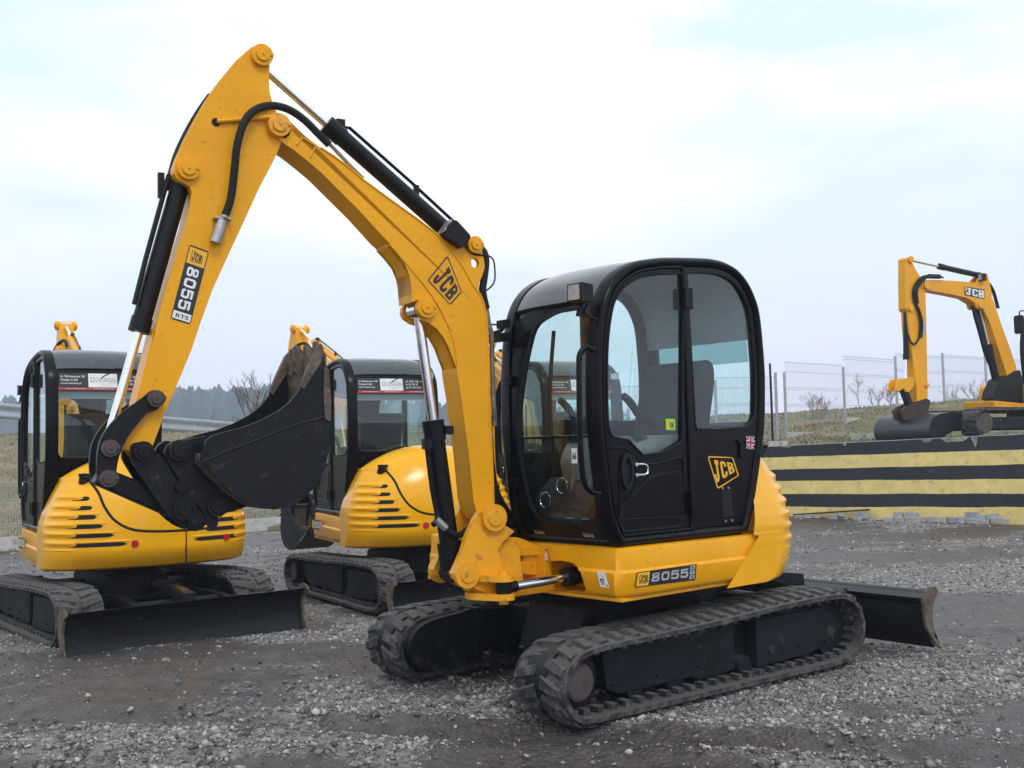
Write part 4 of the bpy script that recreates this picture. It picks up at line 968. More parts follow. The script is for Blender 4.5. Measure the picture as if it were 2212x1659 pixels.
    # --- bucket
    Y = .27
    def q2(a, b, y=Y): return p2(*r1(a, b), y)
    side = [(930, 1030), (940, 940), (965, 870), (1010, 828), (1100, 800), (1250, 762), (1390, 708), (1520, 640), (1610, 570), (1680, 485), (1698, 440), (1760, 330), (1840, 190), (1868, 200), (1888, 300), (1910, 480), (1925, 700), (1920, 900), (1890, 1060), (1820, 1210), (1720, 1310), (1620, 1370), (1500, 1395), (1390, 1387), (1270, 1345), (1150, 1260), (1040, 1150)]
    SP = [tuple(q2(a, b)) for a, b in side]
    q = MB()
    for s in (1, -1): q.prism(tp(TK, SP), s*Y, s*(Y-.018))
    bk = q.build('bucket', M_stl, root, mw, bevel=.003, smooth=40)
    shell = [(1868, 200), (1888, 300), (1910, 480), (1925, 700), (1920, 900), (1890, 1060), (1820, 1210), (1720, 1310), (1620, 1370), (1500, 1395), (1390, 1387), (1270, 1345), (1150, 1260), (1040, 1150), (930, 1030), (935, 960)]
    SH = [Vector(q2(a, b)) for a, b in shell]; cb = Vector(q2(1500, 950))
    SHi = []
    for k, p in enumerate(SH):
        t = (SH[min(k+1, len(SH)-1)]-SH[max(0, k-1)]).normalized(); n_ = Vector((-t.y, t.x)); n_ = n_ if n_.dot(cb-p) > 0 else -n_; SHi.append(p+n_*.018)
    q = MB(); O = [TK(p) for p in SH]; I = [TK(p) for p in SHi]; n = len(O); V = []
    for yy in (-Y+.019, Y-.019): V += [V3(p, yy) for p in O]+[V3(p, yy) for p in I]
    F = []
    for k in range(n-1): F += [(k, k+1, 2*n+k+1, 2*n+k), (n+k, 3*n+k, 3*n+k+1, n+k+1)]
    F += [(0, 2*n, 3*n, n), (n-1, 2*n-1, 4*n-1, 3*n-1)]
    q.add(V, F); q.build('bucket_shell', M_mud, bk, smooth=50)
    q = MB(); q.tube([V3(TK(q2(a, b)), Y+.001) for a, b in ((930, 1035), (1130, 945), (1330, 870), (1530, 790), (1700, 730), (1890, 680))], .006, 6); q.build('weld_seam', M_stl, bk)
    # side cutters and teeth
    for s in (1, -1):
        q = MB()
        for pts in ([(1690, 450), (1750, 300), (1820, 150), (1845, 120), (1868, 160), (1850, 260), (1780, 370), (1715, 470)],):
            q.prism(tp(TK, [tuple(q2(a, b)) for a, b in pts]), s*(Y-.03), s*(Y+.012))
        q.prism(tp(TK, [tuple(q2(a, b)) for a, b in ((1870, 300), (1905, 310), (1925, 560), (1920, 720), (1880, 700), (1868, 500))]), s*(Y-.005), s*(Y+.010))
        q.build('side_cutter', M_mud, bk, bevel=.006)
    for k, yy in enumerate((-.20, -.065, .075, .20)):
        q = MB(); a = TK(q2(1880, 330)); b = TK(q2(1868, 210)); tip = TK(q2(1832, 95)+Vector((rnd.uniform(-.01, .01), rnd.uniform(-.02, .01)))); d_ = (tip-a).normalized(); n_ = Vector((-d_.y, d_.x))
        V = []
        for c_, hw_, th in ((a, .045, .022), (b, .045, .030), (tip, .020, .008)):
            for sy, st in ((-1, -1), (1, -1), (1, 1), (-1, 1)): V.append(V3(c_+n_*th*st, yy+hw_*sy))
        q.add(V, [(0, 1, 2, 3), (8, 11, 10, 9)]+[(r*4+i, r*4+(i+1) % 4, r*4+4+(i+1) % 4, r*4+4+i) for r in (0, 1) for i in range(4)]); q.build('bucket_tooth', M_mud, bk, bevel=.008)
    if main is True:   # earth stuck inside the far side of the bucket
        q = MB(); V = []; F = []; ns, nt_ = 26, 12
        for i in range(ns+1):
            u = i/ns; k = u*(n-9)+0; kk = int(min(k, n-2)); pp = SHi[kk].lerp(SHi[kk+1], k-kk)
            for j in range(nt_+1):
                v = j/nt_; y = -(Y-.02)+v*.30; th = .10*math.sin(PI*u)**.6*(1-v)*(.6+.7*mnoise.noise(Vector((u*6, v*4, 3))))+.02*mnoise.noise(Vector((u*20, v*12, 1)))
                c_ = pp.lerp(cb, min(.5, max(.0, th/.5))); V.append(V3(TK(c_), y))
        F = [(i*(nt_+1)+j, i*(nt_+1)+j+1, (i+1)*(nt_+1)+j+1, (i+1)*(nt_+1)+j) for i in range(ns) for j in range(nt_)]
        q.add(V, F); q.build('stuck_earth', M_mud, bk, smooth=80)
    # ears
    EO = [(640, 965), (665, 905), (700, 878), (770, 868), (860, 850), (960, 832), (1000, 835), (960, 900), (935, 1000), (930, 1035), (1040, 1155), (1150, 1265), (1290, 1355), (1240, 1385), (1120, 1420), (1055, 1450), (1055, 1510), (1030, 1545), (990, 1540), (970, 1500), (900, 1400), (800, 1230), (720, 1110)]
    EP = [tuple(q2(a, b, .12)) for a, b in EO]; q = MB()
    for s in (1, -1): q.prism(tp(TK, EP), s*.10, s*.135)
    er = q.build('bucket_ear', M_stl, bk, bevel=.008)
    for a, b in ((752, 940), (1048, 1370)): pin(p2(*r1(a, b), .13), TK, .130, .052, er, M_stl)
    # --- boom cylinder
    P0 = TB(bos); L1 = low; dv = (P0-L1).normalized(); nv = Vector((-dv.y, dv.x))
    bl_ = .88; q = MB(); q.cyl(V3(L1), V3(L1+dv*bl_), .056, 30); q.cyl(V3(L1+dv*(bl_-.11)), V3(L1+dv*(bl_+.01)), .064, 30); q.cyl(V3(L1, -.07), V3(L1, .07), .06, 22); q.cyl(V3(L1+dv*.02), V3(L1+dv*.18), .072, 24)
    bcy = q.build('boom_cylinder', M_blk, boom, bevel=.006)
    q = MB(); q.cyl(V3(L1+dv*(bl_-.02)), V3(P0), .030, 24); q.cyl(V3(P0, -.055), V3(P0, .055), .05, 20); q.build('cylinder_rod', M_chr, bcy)
    q = MB(); q.box(V3(L1+dv*(bl_-.06)+nv*.07, .04), (.05, .05, .05)); q.box(V3(L1+dv*(bl_-.12)-nv*.07, .03), (.05, .04, .06)); q.tube([V3(L1+dv*(bl_-.10)-nv*.07, .03), V3(L1+dv*.5-nv*.075, .035), V3(L1+dv*.34-nv*.07, .04), V3(L1+dv*.30-nv*.11, .05)], .018, 8, sub=3); q.build('cylinder_pipe', M_blk, bcy)
    q = MB(); e0 = V3(L1+dv*.33-nv*.09, .06); q.tube([e0, e0+Vector((-.05, .01, -.05)), e0+Vector((-.13, 0, -.10)), e0+Vector((-.22, -.03, -.07))], .019, 10, sub=4); q.build('hydraulic_hose', M_hos, bcy)
    q = MB(); q.cyl(e0+Vector((0, 0, 0)), e0+Vector((-.055, .01, -.055)), .023, 12); q.build('hose_fitting', M_zinc, bcy)
    # --- hoses
    q = MB(); hp = [(c3(a, b), y) for a, b, y in ((545, 950, .13), (575, 860, .13), (595, 700, .14), (605, 600, .15), (635, 490, .15), (680, 420, .14), (750, 385, .11), (820, 385, .08), (890, 410, .06), (960, 460, .05), (1030, 530, .05), (1085, 585, .05))]
    def hmap(p, y, T): return V3(T(p2(p[0], p[1], y)), y)
    half = len(hp)*.55
    q.tube([hmap(p, y, TA if i < half else (TA if not main is True and i < half else TB)) for i, (p, y) in enumerate(hp)], .021, 10, sub=5); hs = q.build('auxiliary_hose', M_hos, boom)
    q = MB(); q.tube([hmap(c3(a, b), .05, TB) for a, b in ((1080, 575), (1110, 605), (1190, 690), (1260, 760))], .011, 8); q.build('hose_pipe', M_pipe, boom)
    q = MB(); q.tube([hmap(c3(a, b), y, TA) for a, b, y in ((555, 925, .125), (540, 965, .125))], .020, 10); q.box(hmap(c3(530, 968), .11, TA), (.09, .05, .012)); q.tube([hmap(c3(a, b), .125, TA) for a, b in ((530, 975), (520, 1010))], .024, 12); q.tube([hmap(c3(a, b), .125, TA) for a, b in ((522, 1005), (492, 1095))], .029, 14); q.build('hose_coupling', M_zinc, arm, bevel=.003)
    # hose behind the arm on the left
    q = MB(); q.tube([hmap(c3(a, b), -.02, TA) for a, b in ((470, 330), (420, 400), (365, 490), (310, 600), (280, 680), (262, 760), (250, 820))], .018, 8, sub=4); q.build('bucket_hose', M_hos, arm)
    # hoses down the back of the boom
    for k, (yy, r, m_) in enumerate(((.05, .020, M_hos), (.0, .018, M_hos), (-.05, .018, M_hos))):
        q = MB(); q.tube([hmap(c4(a+k*6, b), yy, TB) for a, b in ((870, 190), (935, 260), (955, 340), (950, 430), (935, 540), (925, 620), (935, 690), (960, 800))], r, 8, sub=4); q.build('boom_hose', m_, boom)
    for k, yy in enumerate((.04, 0., -.04)):
        q = MB(); q.tube([hmap(c4(a+k*5, b), yy, TB) for a, b in ((925, 660), (960, 800), (985, 950), (1010, 1050), (1015, 1300), (1022, 1500), (1027, 1650))]+[hmap((1068+k, 920), yy, TB)], .012, 8, sub=3); q.build('boom_pipe', M_pipe, boom)
    q = MB(); q.tube([hmap(c4(a, b), .1, TB) for a, b in ((745, 175), (790, 240), (850, 285), (980, 300), (1030, 340), (1045, 430), (1043, 530), (1010, 590), (945, 640))], .005, 6, sub=5); q.build('lamp_cable', M_hos, boom)
    return dict(foot=foot, boom=boom, arm=arm, p2=p2, TB=TB, TA=TA, V3=V3, brk=brk)
def front_decals(D):
    p2, V3, boom, arm = D['p2'], D['V3'], D['boom'], D['arm']
    c3 = crop(300, 80, 1000, 2074); st = crop(380, 580, 240, 1422); c4 = crop(960, 560, 340, 1282)
    def Q(cr, pts, y): return quad([V3(p2(*cr(a, b), y), y) for a, b in pts])
    # boom badge: corners bl, br, tr, tl as the letters read (baseline runs down to the right)
    y = .1015; s = MB()
    f = Q(c4, ((408, 530), (625, 765), (735, 640), (600, 295)), y)
    # outline polygon straight from the photo
    O = roundpoly([(0, 0), (1, 0), (1, 1), (0, 1)], .09, 4); I = inset(O, .035); n = len(O)
    s.add([f(u, v, .001) for u, v in O]+[f(u, v, .001) for u, v in I], [(i, (i+1) % n, n+(i+1) % n, n+i) for i in range(n)], 0)
    g = Q(c4, ((450, 530), (618, 722), (700, 628), (605, 378)), y)
    logo_letters(s, lambda u, v, h=0.: g(u, v, h), .001, 0, hts=((0, 1), (0, 1), (0, 1)), gap=.07)
    s.build('boom_logo', M_dblk, boom, smooth=0)
    # arm strip
    y = .0895; s = MB()
    f = Q(st, ((283, 1275), (560, 1360), (835, 295), (565, 195)), y)   # u across, v up the strip
    lay_poly(s, f, rr(-.03, -.008, 1.03, 1.008, .03, .3), .0005, 0)
    lay_poly(s, f, [(.02, .765), (.98, .765), (.98, .985), (.02, .985)], .001, 1)
    lay_poly(s, f, [(.02, .012), (.98, .012), (.98, .115), (.02, .115)], .001, 2)
    lay_text(s, f, 'RTS', .18, .035, .86, .085, .002, 0, bold=.02)
    g = lambda u, v, h=0.: f(.17+.62*v, .725-.57*u, h)   # digits run down the strip, tops towards +u
    digits(s, g, '8055', .002, 2, gap=.05)
    b = sub(f, .17, .80, .83, .955)
    O = roundpoly([(.05, 0), (1, .05), (.93, .72), (0, 1)], .08, 3); I = inset(O, .04); n = len(O)
    s.add([b(u, v, .002) for u, v in O]+[b(u, v, .002) for u, v in I], [(i, (i+1) % n, n+(i+1) % n, n+i) for i in range(n)], 0)
    logo_letters(s, lambda u, v, h=0.: b(.13+.74*u, .12+(.74-.16*u)*v, h), .002, 0, hts=((0, 1), (0, 1), (0, 1)), gap=.07)
    s.build('model_sticker', [M_dblk, M_dyel, M_white], arm, smooth=0)
def skirt_decals(SF):
    c5 = crop(1240, 1000, 740, 2212)
    def fn(sk):
        y = .9325
        def Q(pts, y=y): return quad([(lambda q: Vector((q.x, y, q.z)))(SF.pl(*c5(a, b), y)) for a, b in pts])
        s = MB(); f = Q(((1040, 1402), (1490, 1345), (1500, 1225), (1055, 1288)))
        lay_poly(s, f, [(0, 0), (1, 0), (1, 1), (0, 1)], .0005, 0); lay_poly(s, f, [(.012, .06), (.205, .06), (.205, .94), (.012, .94)], .001, 1)
        b = sub(f, .04, .2, .19, .84); O = roundpoly([(.05, 0), (1, .05), (.93, .80), (0, 1)], .08, 3); I = inset(O, .05); n = len(O)
        s.add([b(u, v, .002) for u, v in O]+[b(u, v, .002) for u, v in I], [(i, (i+1) % n, n+(i+1) % n, n+i) for i in range(n)], 0)
        logo_letters(s, lambda u, v, h=0.: b(.13+.74*u, .12+(.74-.12*u)*v, h), .002, 0, hts=((0, 1), (0, 1), (0, 1)), gap=.07)
        digits(s, sub(f, .245, .24, .86, .80), '8055', .0015, 2, gap=.05)
        for k, ch in enumerate('RTS'):
            v0 = .70-.30*k; lay_poly(s, f, [(.89, v0), (.975, v0), (.975, v0+.24), (.89, v0+.24)], .001, 2); lay_text(s, f, ch, .91, v0+.05, .955, v0+.19, .002, 0, bold=.03)
        s.build('model_sticker', [M_dblk, M_dyel, M_dgry], sk, smooth=0)
        # stickers on the front plane
        def QX(pts, x): return quad([(lambda q: Vector((x, q.y, q.z)))(SF.px(*c5(a, b), x)) for a, b in pts])
        s = MB(); f = QX(((780, 1395), (850, 1405), (812, 1285), (750, 1278)), SKX+.004)
        lay_poly(s, f, [(0, 0), (1, 0), (1, 1), (0, 1)], .0, 0); lay_text(s, f, '97', .16, .10, .66, .56, .001, 1, bold=.03); lay_text(s, f, 'dB', .70, .06, .92, .20, .001, 1, bold=.02); lay_text(s, f, 'L', .5, .68, .62, .80, .001, 1, bold=.03); lay_text(s, f, 'WA', .64, .64, .76, .70, .001, 1)
        s.build('noise_level_sticker', [M_white, M_dblk], sk, smooth=0)
        s = MB(); f = QX(((325, 1190), (395, 1200), (380, 1115), (318, 1108)), SKX+.004)
        lay_poly(s, f, [(0, 0), (1, 0), (1, 1), (0, 1)], 0, 1); lay_poly(s, f, [(.05, .05), (.95, .05), (.95, .80), (.05, .80)], .001, 0); lay_poly(s, f, [(.4, .64), (.85, .64), (.85, .74), (.4, .74)], .002, 2)
        O = [(.30+.17*math.cos(t), .34+.2*math.sin(t)) for t in np.linspace(0, 2*PI, 17)[:-1]]; I = [(.30+.11*math.cos(t), .34+.14*math.sin(t)) for t in np.linspace(0, 2*PI, 17)[:-1]]
        s.add([f(u, v, .002) for u, v in O+I], [(i, (i+1) % 16, 16+(i+1) % 16, 16+i) for i in range(16)], 2)
        lay_poly(s, f, [(.65, .15), (.85, .15), (.78, .45), (.72, .45)], .002, 3); s.build('warning_sticker', [M_white, M_dred, M_dblk, M_dgry], sk, smooth=0)
        return
    return fn
def small_model_decal(txt):
    def fn(sk):
        s = MB(); y = .9325; f = quad([(.60, y, .74), (.30, y, .74), (.30, y, .85), (.60, y, .85)])
        f = quad([(.80, y, .75), (.36, y, .75), (.36, y, .86), (.80, y, .86)])
        lay_poly(s, f, [(0, 0), (1, 0), (1, 1), (0, 1)], .0005, 0); lay_poly(s, f, [(.02, .08), (.2, .08), (.2, .92), (.02, .92)], .001, 1)
        digits(s, sub(f, .25, .18, .84, .84), txt, .0015, 2); 
        lay_poly(s, f, [(.88, .05), (.98, .05), (.98, .95), (.88, .95)], .001, 2); s.build('model_sticker', [M_dblk, M_dyel, M_white], sk, smooth=0)
    return fn
def kingpost(root, mw, SF):
    kb = crop(1040, 1050, 460, 1496)
    def p(a, b): q = SF.pl(*kb(a, b), .235); return (q.x, q.z)
    O = [p(a, b) for a, b in ((665, 1010), (700, 985), (760, 958), (830, 955), (890, 975), (940, 1000), (1000, 1020), (1010, 1120), (1005, 1260), (880, 1255), (760, 1235), (690, 1225), (680, 1190), (760, 1180), (840, 1175), (875, 1140), (885, 1090), (860, 1040), (810, 1010), (740, 1012), (690, 1030))]
    m = MB(); m.prism(O, .14, .235); m.prism(O, -.06, .02)
    ks = m.build('kingpost', M_yel2, root, mw, bevel=.014, seg=3, smooth=50)
    m = MB(); m.prism([(.84, .665), (.84, .92), (.97, .91), (1.02, .88), (1.02, .70), (.95, .66)], -.10, .30) if False else None
    m.prism([(.80, .655), (.80, .70), (1.10, .70), (1.16, .69), (1.16, .655)], -.02, .32); m.prism([(.80, .87), (.80, .925), (1.05, .925), (1.14, .91), (1.14, .88)], -.02, .26); m.cyl((1.13, .14, .655), (1.13, .14, .935), .075, 24); m.box((.84, .14, .79), (.06, .34, .26))
    m.build('kingpost_fork', M_yel2, ks, bevel=.012, seg=3, smooth=50)
    for k, z in enumerate((.775, .805, .84)):
        t = MB(); t.tube([(.85, .17-.02*k, z), (1.0, .20, z+.01), (1.10, .17, z+.02), (1.22, .10, z+.05)], .020, 10, sub=4); t.build('hydraulic_hose', M_yel2 if k < 2 else M_pipe, ks)
# ---------------------------------------------------------------- the machines
def build_machine(name, label, O, yU, yS, yB, db=0., da=0., dk=0., kind='main', decal=None, group=None, soff=0.):
    root = empty(name, O, 0, label, 'excavator', group)
    O = Vector(O)
    def rel(fr): m = Matrix.Rotation(fr.yaw, 4, 'Z'); m.translation = fr.o-O; return m
    U = Frame(O, yU); S = Frame(O+Vector((soff, 0, 0)), yS); ax = S.w((1.12, .15, 0)); B = Frame(ax, yB)
    build_undercarriage(root, rel(U), **(dict(bx=-2.16, bz=.03, hw=1.09) if kind == 'main' else dict(bx=-1.92, bz=0.0)))
    build_skirt(root, rel(S), decal); cw = build_counterweight(root, rel(S), kind == 'main')
    cab = build_cab(root, rel(S), PROF, main=(kind == 'main'), banner=(kind != 'main'))
    kingpost(root, rel(S), S0)
    D = build_front(root, B, None, db, da, dk, main=True if kind == 'main' else 'bg', mwb=rel(B))
    # hose bundle between house and boom foot
    h = MB()
    for k in range(5):
        h.tube([(.80, .0-.07*k, 1.02), (.98, .02-.06*k, 1.22), (1.10, .10-.04*k, 1.42), (1.16, .16-.03*k, 1.58)], .028, 10, sub=5)
        h.tube([(.84, .03-.05*k, 1.0), (1.0, .09-.03*k, .97), (1.10, .14-.03*k, 1.06), (1.12, .17-.03*k, 1.3)], .024, 8, sub=5)
    h.build('hose_bundle', M_hos, root, rel(S))
    sc = MB(); 
    A_ = rel(S).inverted() @ (rel(B) @ Vector((.08, .235, .72))); E_ = Vector((SKX-.13, .475, .755)); d_ = (E_-A_).normalized()
    sc.cyl(E_-d_*.06, E_+d_*.1, .052, 24); sc.cyl(E_-d_*.12, E_-d_*.05, .058, 24)
    s1 = sc.build('swing_cylinder', M_blk, root, rel(S), bevel=.005)
    sc = MB(); sc.cyl(A_+d_*.07, E_-d_*.10, .026, 20); sc.build('cylinder_rod', M_chr, s1)
    sc = MB(); sc.cyl(A_-Vector((0, 0, .045)), A_+Vector((0, 0, .045)), .045, 20); sc.cyl(A_, A_+d_*.085, .032, 18); sc.build('rod_eye', M_blk, s1, bevel=.004)
    return root, S, D, cab
O0 = Vector((.609, 7.223, -.008))
S0 = Frame(O0, 222); GB = Frame(S0.w((1.12, .15, 0)), 210)
PROF = cab_profile(S0)
r0, S_, D0, cab0 = build_machine('excavator', 'largest yellow tracked mini excavator with raised bucket, in the foreground', O0, 218.2, 222, 210, decal=skirt_decals(S0))
front_decals(D0)
# badge on the cab rear panel
def cab_badge():
    c5 = crop(1240, 1000, 740, 2212); y = .8695; s = MB()
    def Q(pts): return quad([(lambda q: Vector((q.x, y, q.z)))(S0.pl(*c5(a, b), y)) for a, b in pts])
    f = Q(((1655, 668), (1815, 565), (1770, 428), (1578, 418)))
    O = roundpoly([(0, 0), (1, 0), (1, 1), (0, 1)], .10, 4); I = inset(O, .045); n = len(O)
    s.add([f(u, v, .001) for u, v in O]+[f(u, v, .001) for u, v in I], [(i, (i+1) % n, n+(i+1) % n, n+i) for i in range(n)], 0)
    g = Q(((1640, 625), (1785, 535), (1765, 470), (1615, 445)))
    logo_letters(s, lambda u, v, h=0.: g(u, v, h), .001, 0, hts=((0, 1), (0, 1), (0, 1)), gap=.07)
    s.build('cab_logo', M_dyel, cab0, smooth=0)
cab_badge()
GRP = None
build_machine('excavator', 'yellow mini excavator seen from behind at far left, blade towards us', (-3.99, 10.73, -.13), 129.4, 122.5, 121, db=rad(-12), da=rad(-4), dk=rad(75), kind='bg', decal=small_model_decal('8055'), soff=.145)
build_machine('excavator', 'yellow mini excavator numbered 8052 behind the raised bucket', (-1.26, 12.3, -.13), 122, 115, 127, db=rad(-10), da=rad(-4), dk=rad(75), kind='bg', decal=small_model_decal('8052'), soff=.05)
build_machine('excavator', 'yellow mini excavator hidden behind the front cab, seen through its glass', (.95, 13.2, -.13), 112, 112, 112, db=rad(-14), da=rad(-6), dk=rad(75), kind='bg', decal=small_model_decal('8052'))
# ---------------------------------------------------------------- ground
def noise2(x, y, s=1., z=0.): return mnoise.noise(Vector((x*s, y*s, z)))
def fbm(x, y, s, o=4, z=0.): return sum(mnoise.noise(Vector((x*s*2**k, y*s*2**k, z+k*7.3)))/2**k for k in range(o))
FRONT = [(-40, -6), (-14, 13.4), (-8.9, 19.0), (-5.4, 22.9), (0, 25.0), (5.0, 24.9), (9.75, 19.9), (14.0, 15.3), (30, -2)]    # line where the yard ends
def front_side(x, y):   # >0 beyond the line
    best = 1e9; sg = 1
    for (ax, ay), (bx, by) in zip(FRONT, FRONT[1:]):
        dx, dy = bx-ax, by-ay; t = max(0, min(1, ((x-ax)*dx+(y-ay)*dy)/(dx*dx+dy*dy))); px_, py_ = ax+dx*t, ay+dy*t
        d_ = math.hypot(x-px_, y-py_)
        if d_ < best: best = d_; sg = 1 if (dx*(y-py_)-dy*(x-px_)) > 0 else -1
    return best*sg
def base_z(x, y): return -.13*max(0, min(1, (y-7.2)/3.0))
RUTS = [((-6, 5.9), (6, 4.4)), ((-5, 6.9), (3.0, 5.0)), ((2.2, 9.5), (12, 13)), ((2.8, 8.4), (12, 10.5))]
def rut(x, y):
    v = 0
    for (ax, ay), (bx, by) in RUTS:
        dx, dy = bx-ax, by-ay; l = math.hypot(dx, dy); d_ = ((x-ax)*dy-(y-ay)*dx)/l + .12*noise2(x, y, .6, 5)
        v = max(v, math.exp(-(d_/.19)**2))
    return v
def ground_z(x, y):
    z = base_z(x, y)+.020*fbm(x, y, .7, 3)+.008*fbm(x, y, 3.1, 3, 2)
    if y < 30: r_ = rut(x, y); z += -.040*r_+.012*r_*math.sin(x*58+.5*math.sin(y*40))+.030*math.sin(PI*min(1, max(0, r_*1.6)))*(1-r_)+.010*fbm(x, y, 7.5, 2, 8)*(.4+r_)
    return z
def gravel_mask(x, y):
    v = .5+.85*fbm(x*.8, y*1.25, .55, 4, 9)
    for cx, cy, sx, sy, a in ((-1.9, 5.9, 1.8, .8, .45), (1.9, 5.3, 1.1, .5, .30), (4.6, 7.1, 1.9, .9, .4), (6.0, 12.5, 4.5, 1.6, .55), (-.6, 5.1, 1.3, .35, .3), (.6, 5.6, .8, .5, -.2), (2.3, 6.2, 1.2, .35, -.35), (5.5, 10.0, 3.0, 1.1, -.35), (-3.2, 7.2, 1.0, .4, -.3), (-.6, 6.1, .5, .4, -.5)):
        v += a*math.exp(-((x-cx)/sx)**2-((y-cy)/sy)**2)
    v = v-.45*rut(x, y); v += .38*fbm(x, y, 2.4, 2, 6)+.12*noise2(x, y, 9, 3); t = max(0, min(1, (v-.30)/.62)); return t*t*(3-2*t)
def make_ground():
    xs = np.concatenate([np.linspace(-900, -60, 8), np.linspace(-55, -9, 24), np.arange(-8.6, 12, .085), np.linspace(12.5, 55, 22), np.linspace(60, 900, 8)])
    ys = np.concatenate([np.linspace(-60, 2, 12), np.arange(2.2, 9, .07), np.arange(9, 26, .17), np.linspace(26.5, 60, 18), np.linspace(70, 1500, 14)])
    V = []; col = []
    for y in ys:
        for x in xs:
            near = -10 < x < 13 and 2 < y < 27
            V.append((x, y, ground_z(x, y) if near else base_z(x, y))); col.append(gravel_mask(x, y) if near else .45)
    nx = len(xs); F = [(j*nx+i, j*nx+i+1, (j+1)*nx+i+1, (j+1)*nx+i) for j in range(len(ys)-1) for i in range(nx-1)]
    me = bpy.data.meshes.new('ground'); me.from_pydata(V, [], F); at = me.attributes.new('gravel', 'FLOAT', 'POINT'); at.data.foreach_set('value', col)
    me.polygons.foreach_set('use_smooth', [True]*len(me.polygons))
    m, t, b = newmat('gravel_yard'); N = t.nodes.new; L = t.links.new
    tc = N('ShaderNodeTexCoord'); a = N('ShaderNodeAttribute'); a.attribute_name = 'gravel'
    vo = N('ShaderNodeTexVoronoi'); vo.inputs['Scale'].default_value = 34; L(tc.outputs['Object'], vo.inputs['Vector'])
    v2 = N('ShaderNodeTexVoronoi'); v2.inputs['Scale'].default_value = 95; L(tc.outputs['Object'], v2.inputs['Vector'])
    n1 = N('ShaderNodeTexNoise'); n1.inputs['Scale'].default_value = 7; n1.inputs['Detail'].default_value = 10; n1.inputs['Roughness'].default_value = .72; L(tc.outputs['Object'], n1.inputs['Vector'])
    sepc = N('ShaderNodeSeparateColor'); L(vo.outputs['Color'], sepc.inputs[0]); sep2 = N('ShaderNodeSeparateColor'); L(v2.outputs['Color'], sep2.inputs[0])
    # fraction of light pebbles grows with the mask
    ad = N('ShaderNodeMath'); ad.operation = 'ADD'; L(sepc.outputs[0], ad.inputs[0]); L(a.outputs['Fac'], ad.inputs[1])
    mr = N('ShaderNodeMapRange'); mr.inputs['From Min'].default_value = 1.02; mr.inputs['From Max'].default_value = 1.5; mr.inputs['To Max'].default_value = .75; L(ad.outputs[0], mr.inputs['Value'])
    ad2 = N('ShaderNodeMath'); ad2.operation = 'ADD'; L(sep2.outputs[1], ad2.inputs[0]); L(a.outputs['Fac'], ad2.inputs[1])
    mr2 = N('ShaderNodeMapRange'); mr2.inputs['From Min'].default_value = 1.0; mr2.inputs['From Max'].default_value = 1.6; mr2.inputs['To Max'].default_value = .7; L(ad2.outputs[0], mr2.inputs['Value'])
    mxx = N('ShaderNodeMath'); mxx.operation = 'MAXIMUM'; L(mr.outputs[0], mxx.inputs[0]); L(mr2.outputs[0], mxx.inputs[1])
    c1 = N('ShaderNodeMixRGB'); c1.inputs['Color1'].default_value = (.038, .031, .031, 1); c1.inputs['Color2'].default_value = (.100, .084, .081, 1); mrn = N('ShaderNodeMapRange'); mrn.inputs['From Min'].default_value = .35; mrn.inputs['From Max'].default_value = .68; L(n1.outputs['Fac'], mrn.inputs['Value']); L(mrn.outputs[0], c1.inputs['Fac'])
    c2 = N('ShaderNodeMixRGB'); L(mxx.outputs[0], c2.inputs['Fac']); L(c1.outputs[0], c2.inputs['Color1']); c2.inputs['Color2'].default_value = (.26, .245, .235, 1)
    L(c2.outputs[0], b.inputs['Base Color']); b.inputs['Roughness'].default_value = .8
    # damp mud where there is little gravel
    rg = N('ShaderNodeMapRange'); rg.inputs['From Min'].default_value = .15; rg.inputs['From Max'].default_value = .6; rg.inputs['To Min'].default_value = .42; rg.inputs['To Max'].default_value = .9; L(a.outputs['Fac'], rg.inputs['Value']); L(rg.outputs[0], b.inputs['Roughness'])
    b1 = N('ShaderNodeBump'); b1.inputs['Strength'].default_value = .7; b1.inputs['Distance'].default_value = .02; b1.invert = True; L(vo.outputs['Distance'], b1.inputs['Height'])
    b2 = N('ShaderNodeBump'); b2.inputs['Strength'].default_value = .8; b2.inputs['Distance'].default_value = .03; L(n1.outputs['Fac'], b2.inputs['Height']); L(b1.outputs[0], b2.inputs['Normal']); L(b2.outputs[0], b.inputs['Normal'])
    me.materials.append(m); o = bpy.data.objects.new('ground', me); COL.objects.link(o); o['kind'] = 'structure'
make_ground()
M_stone = [mat('gravel_stone_pale', (.42, .40, .385), .85, var=.5, scale=9), mat('gravel_stone_grey', (.24, .23, .225), .85, var=.4, scale=9), mat('gravel_stone_dark', (.085, .080, .08), .8, var=.3, scale=9)]
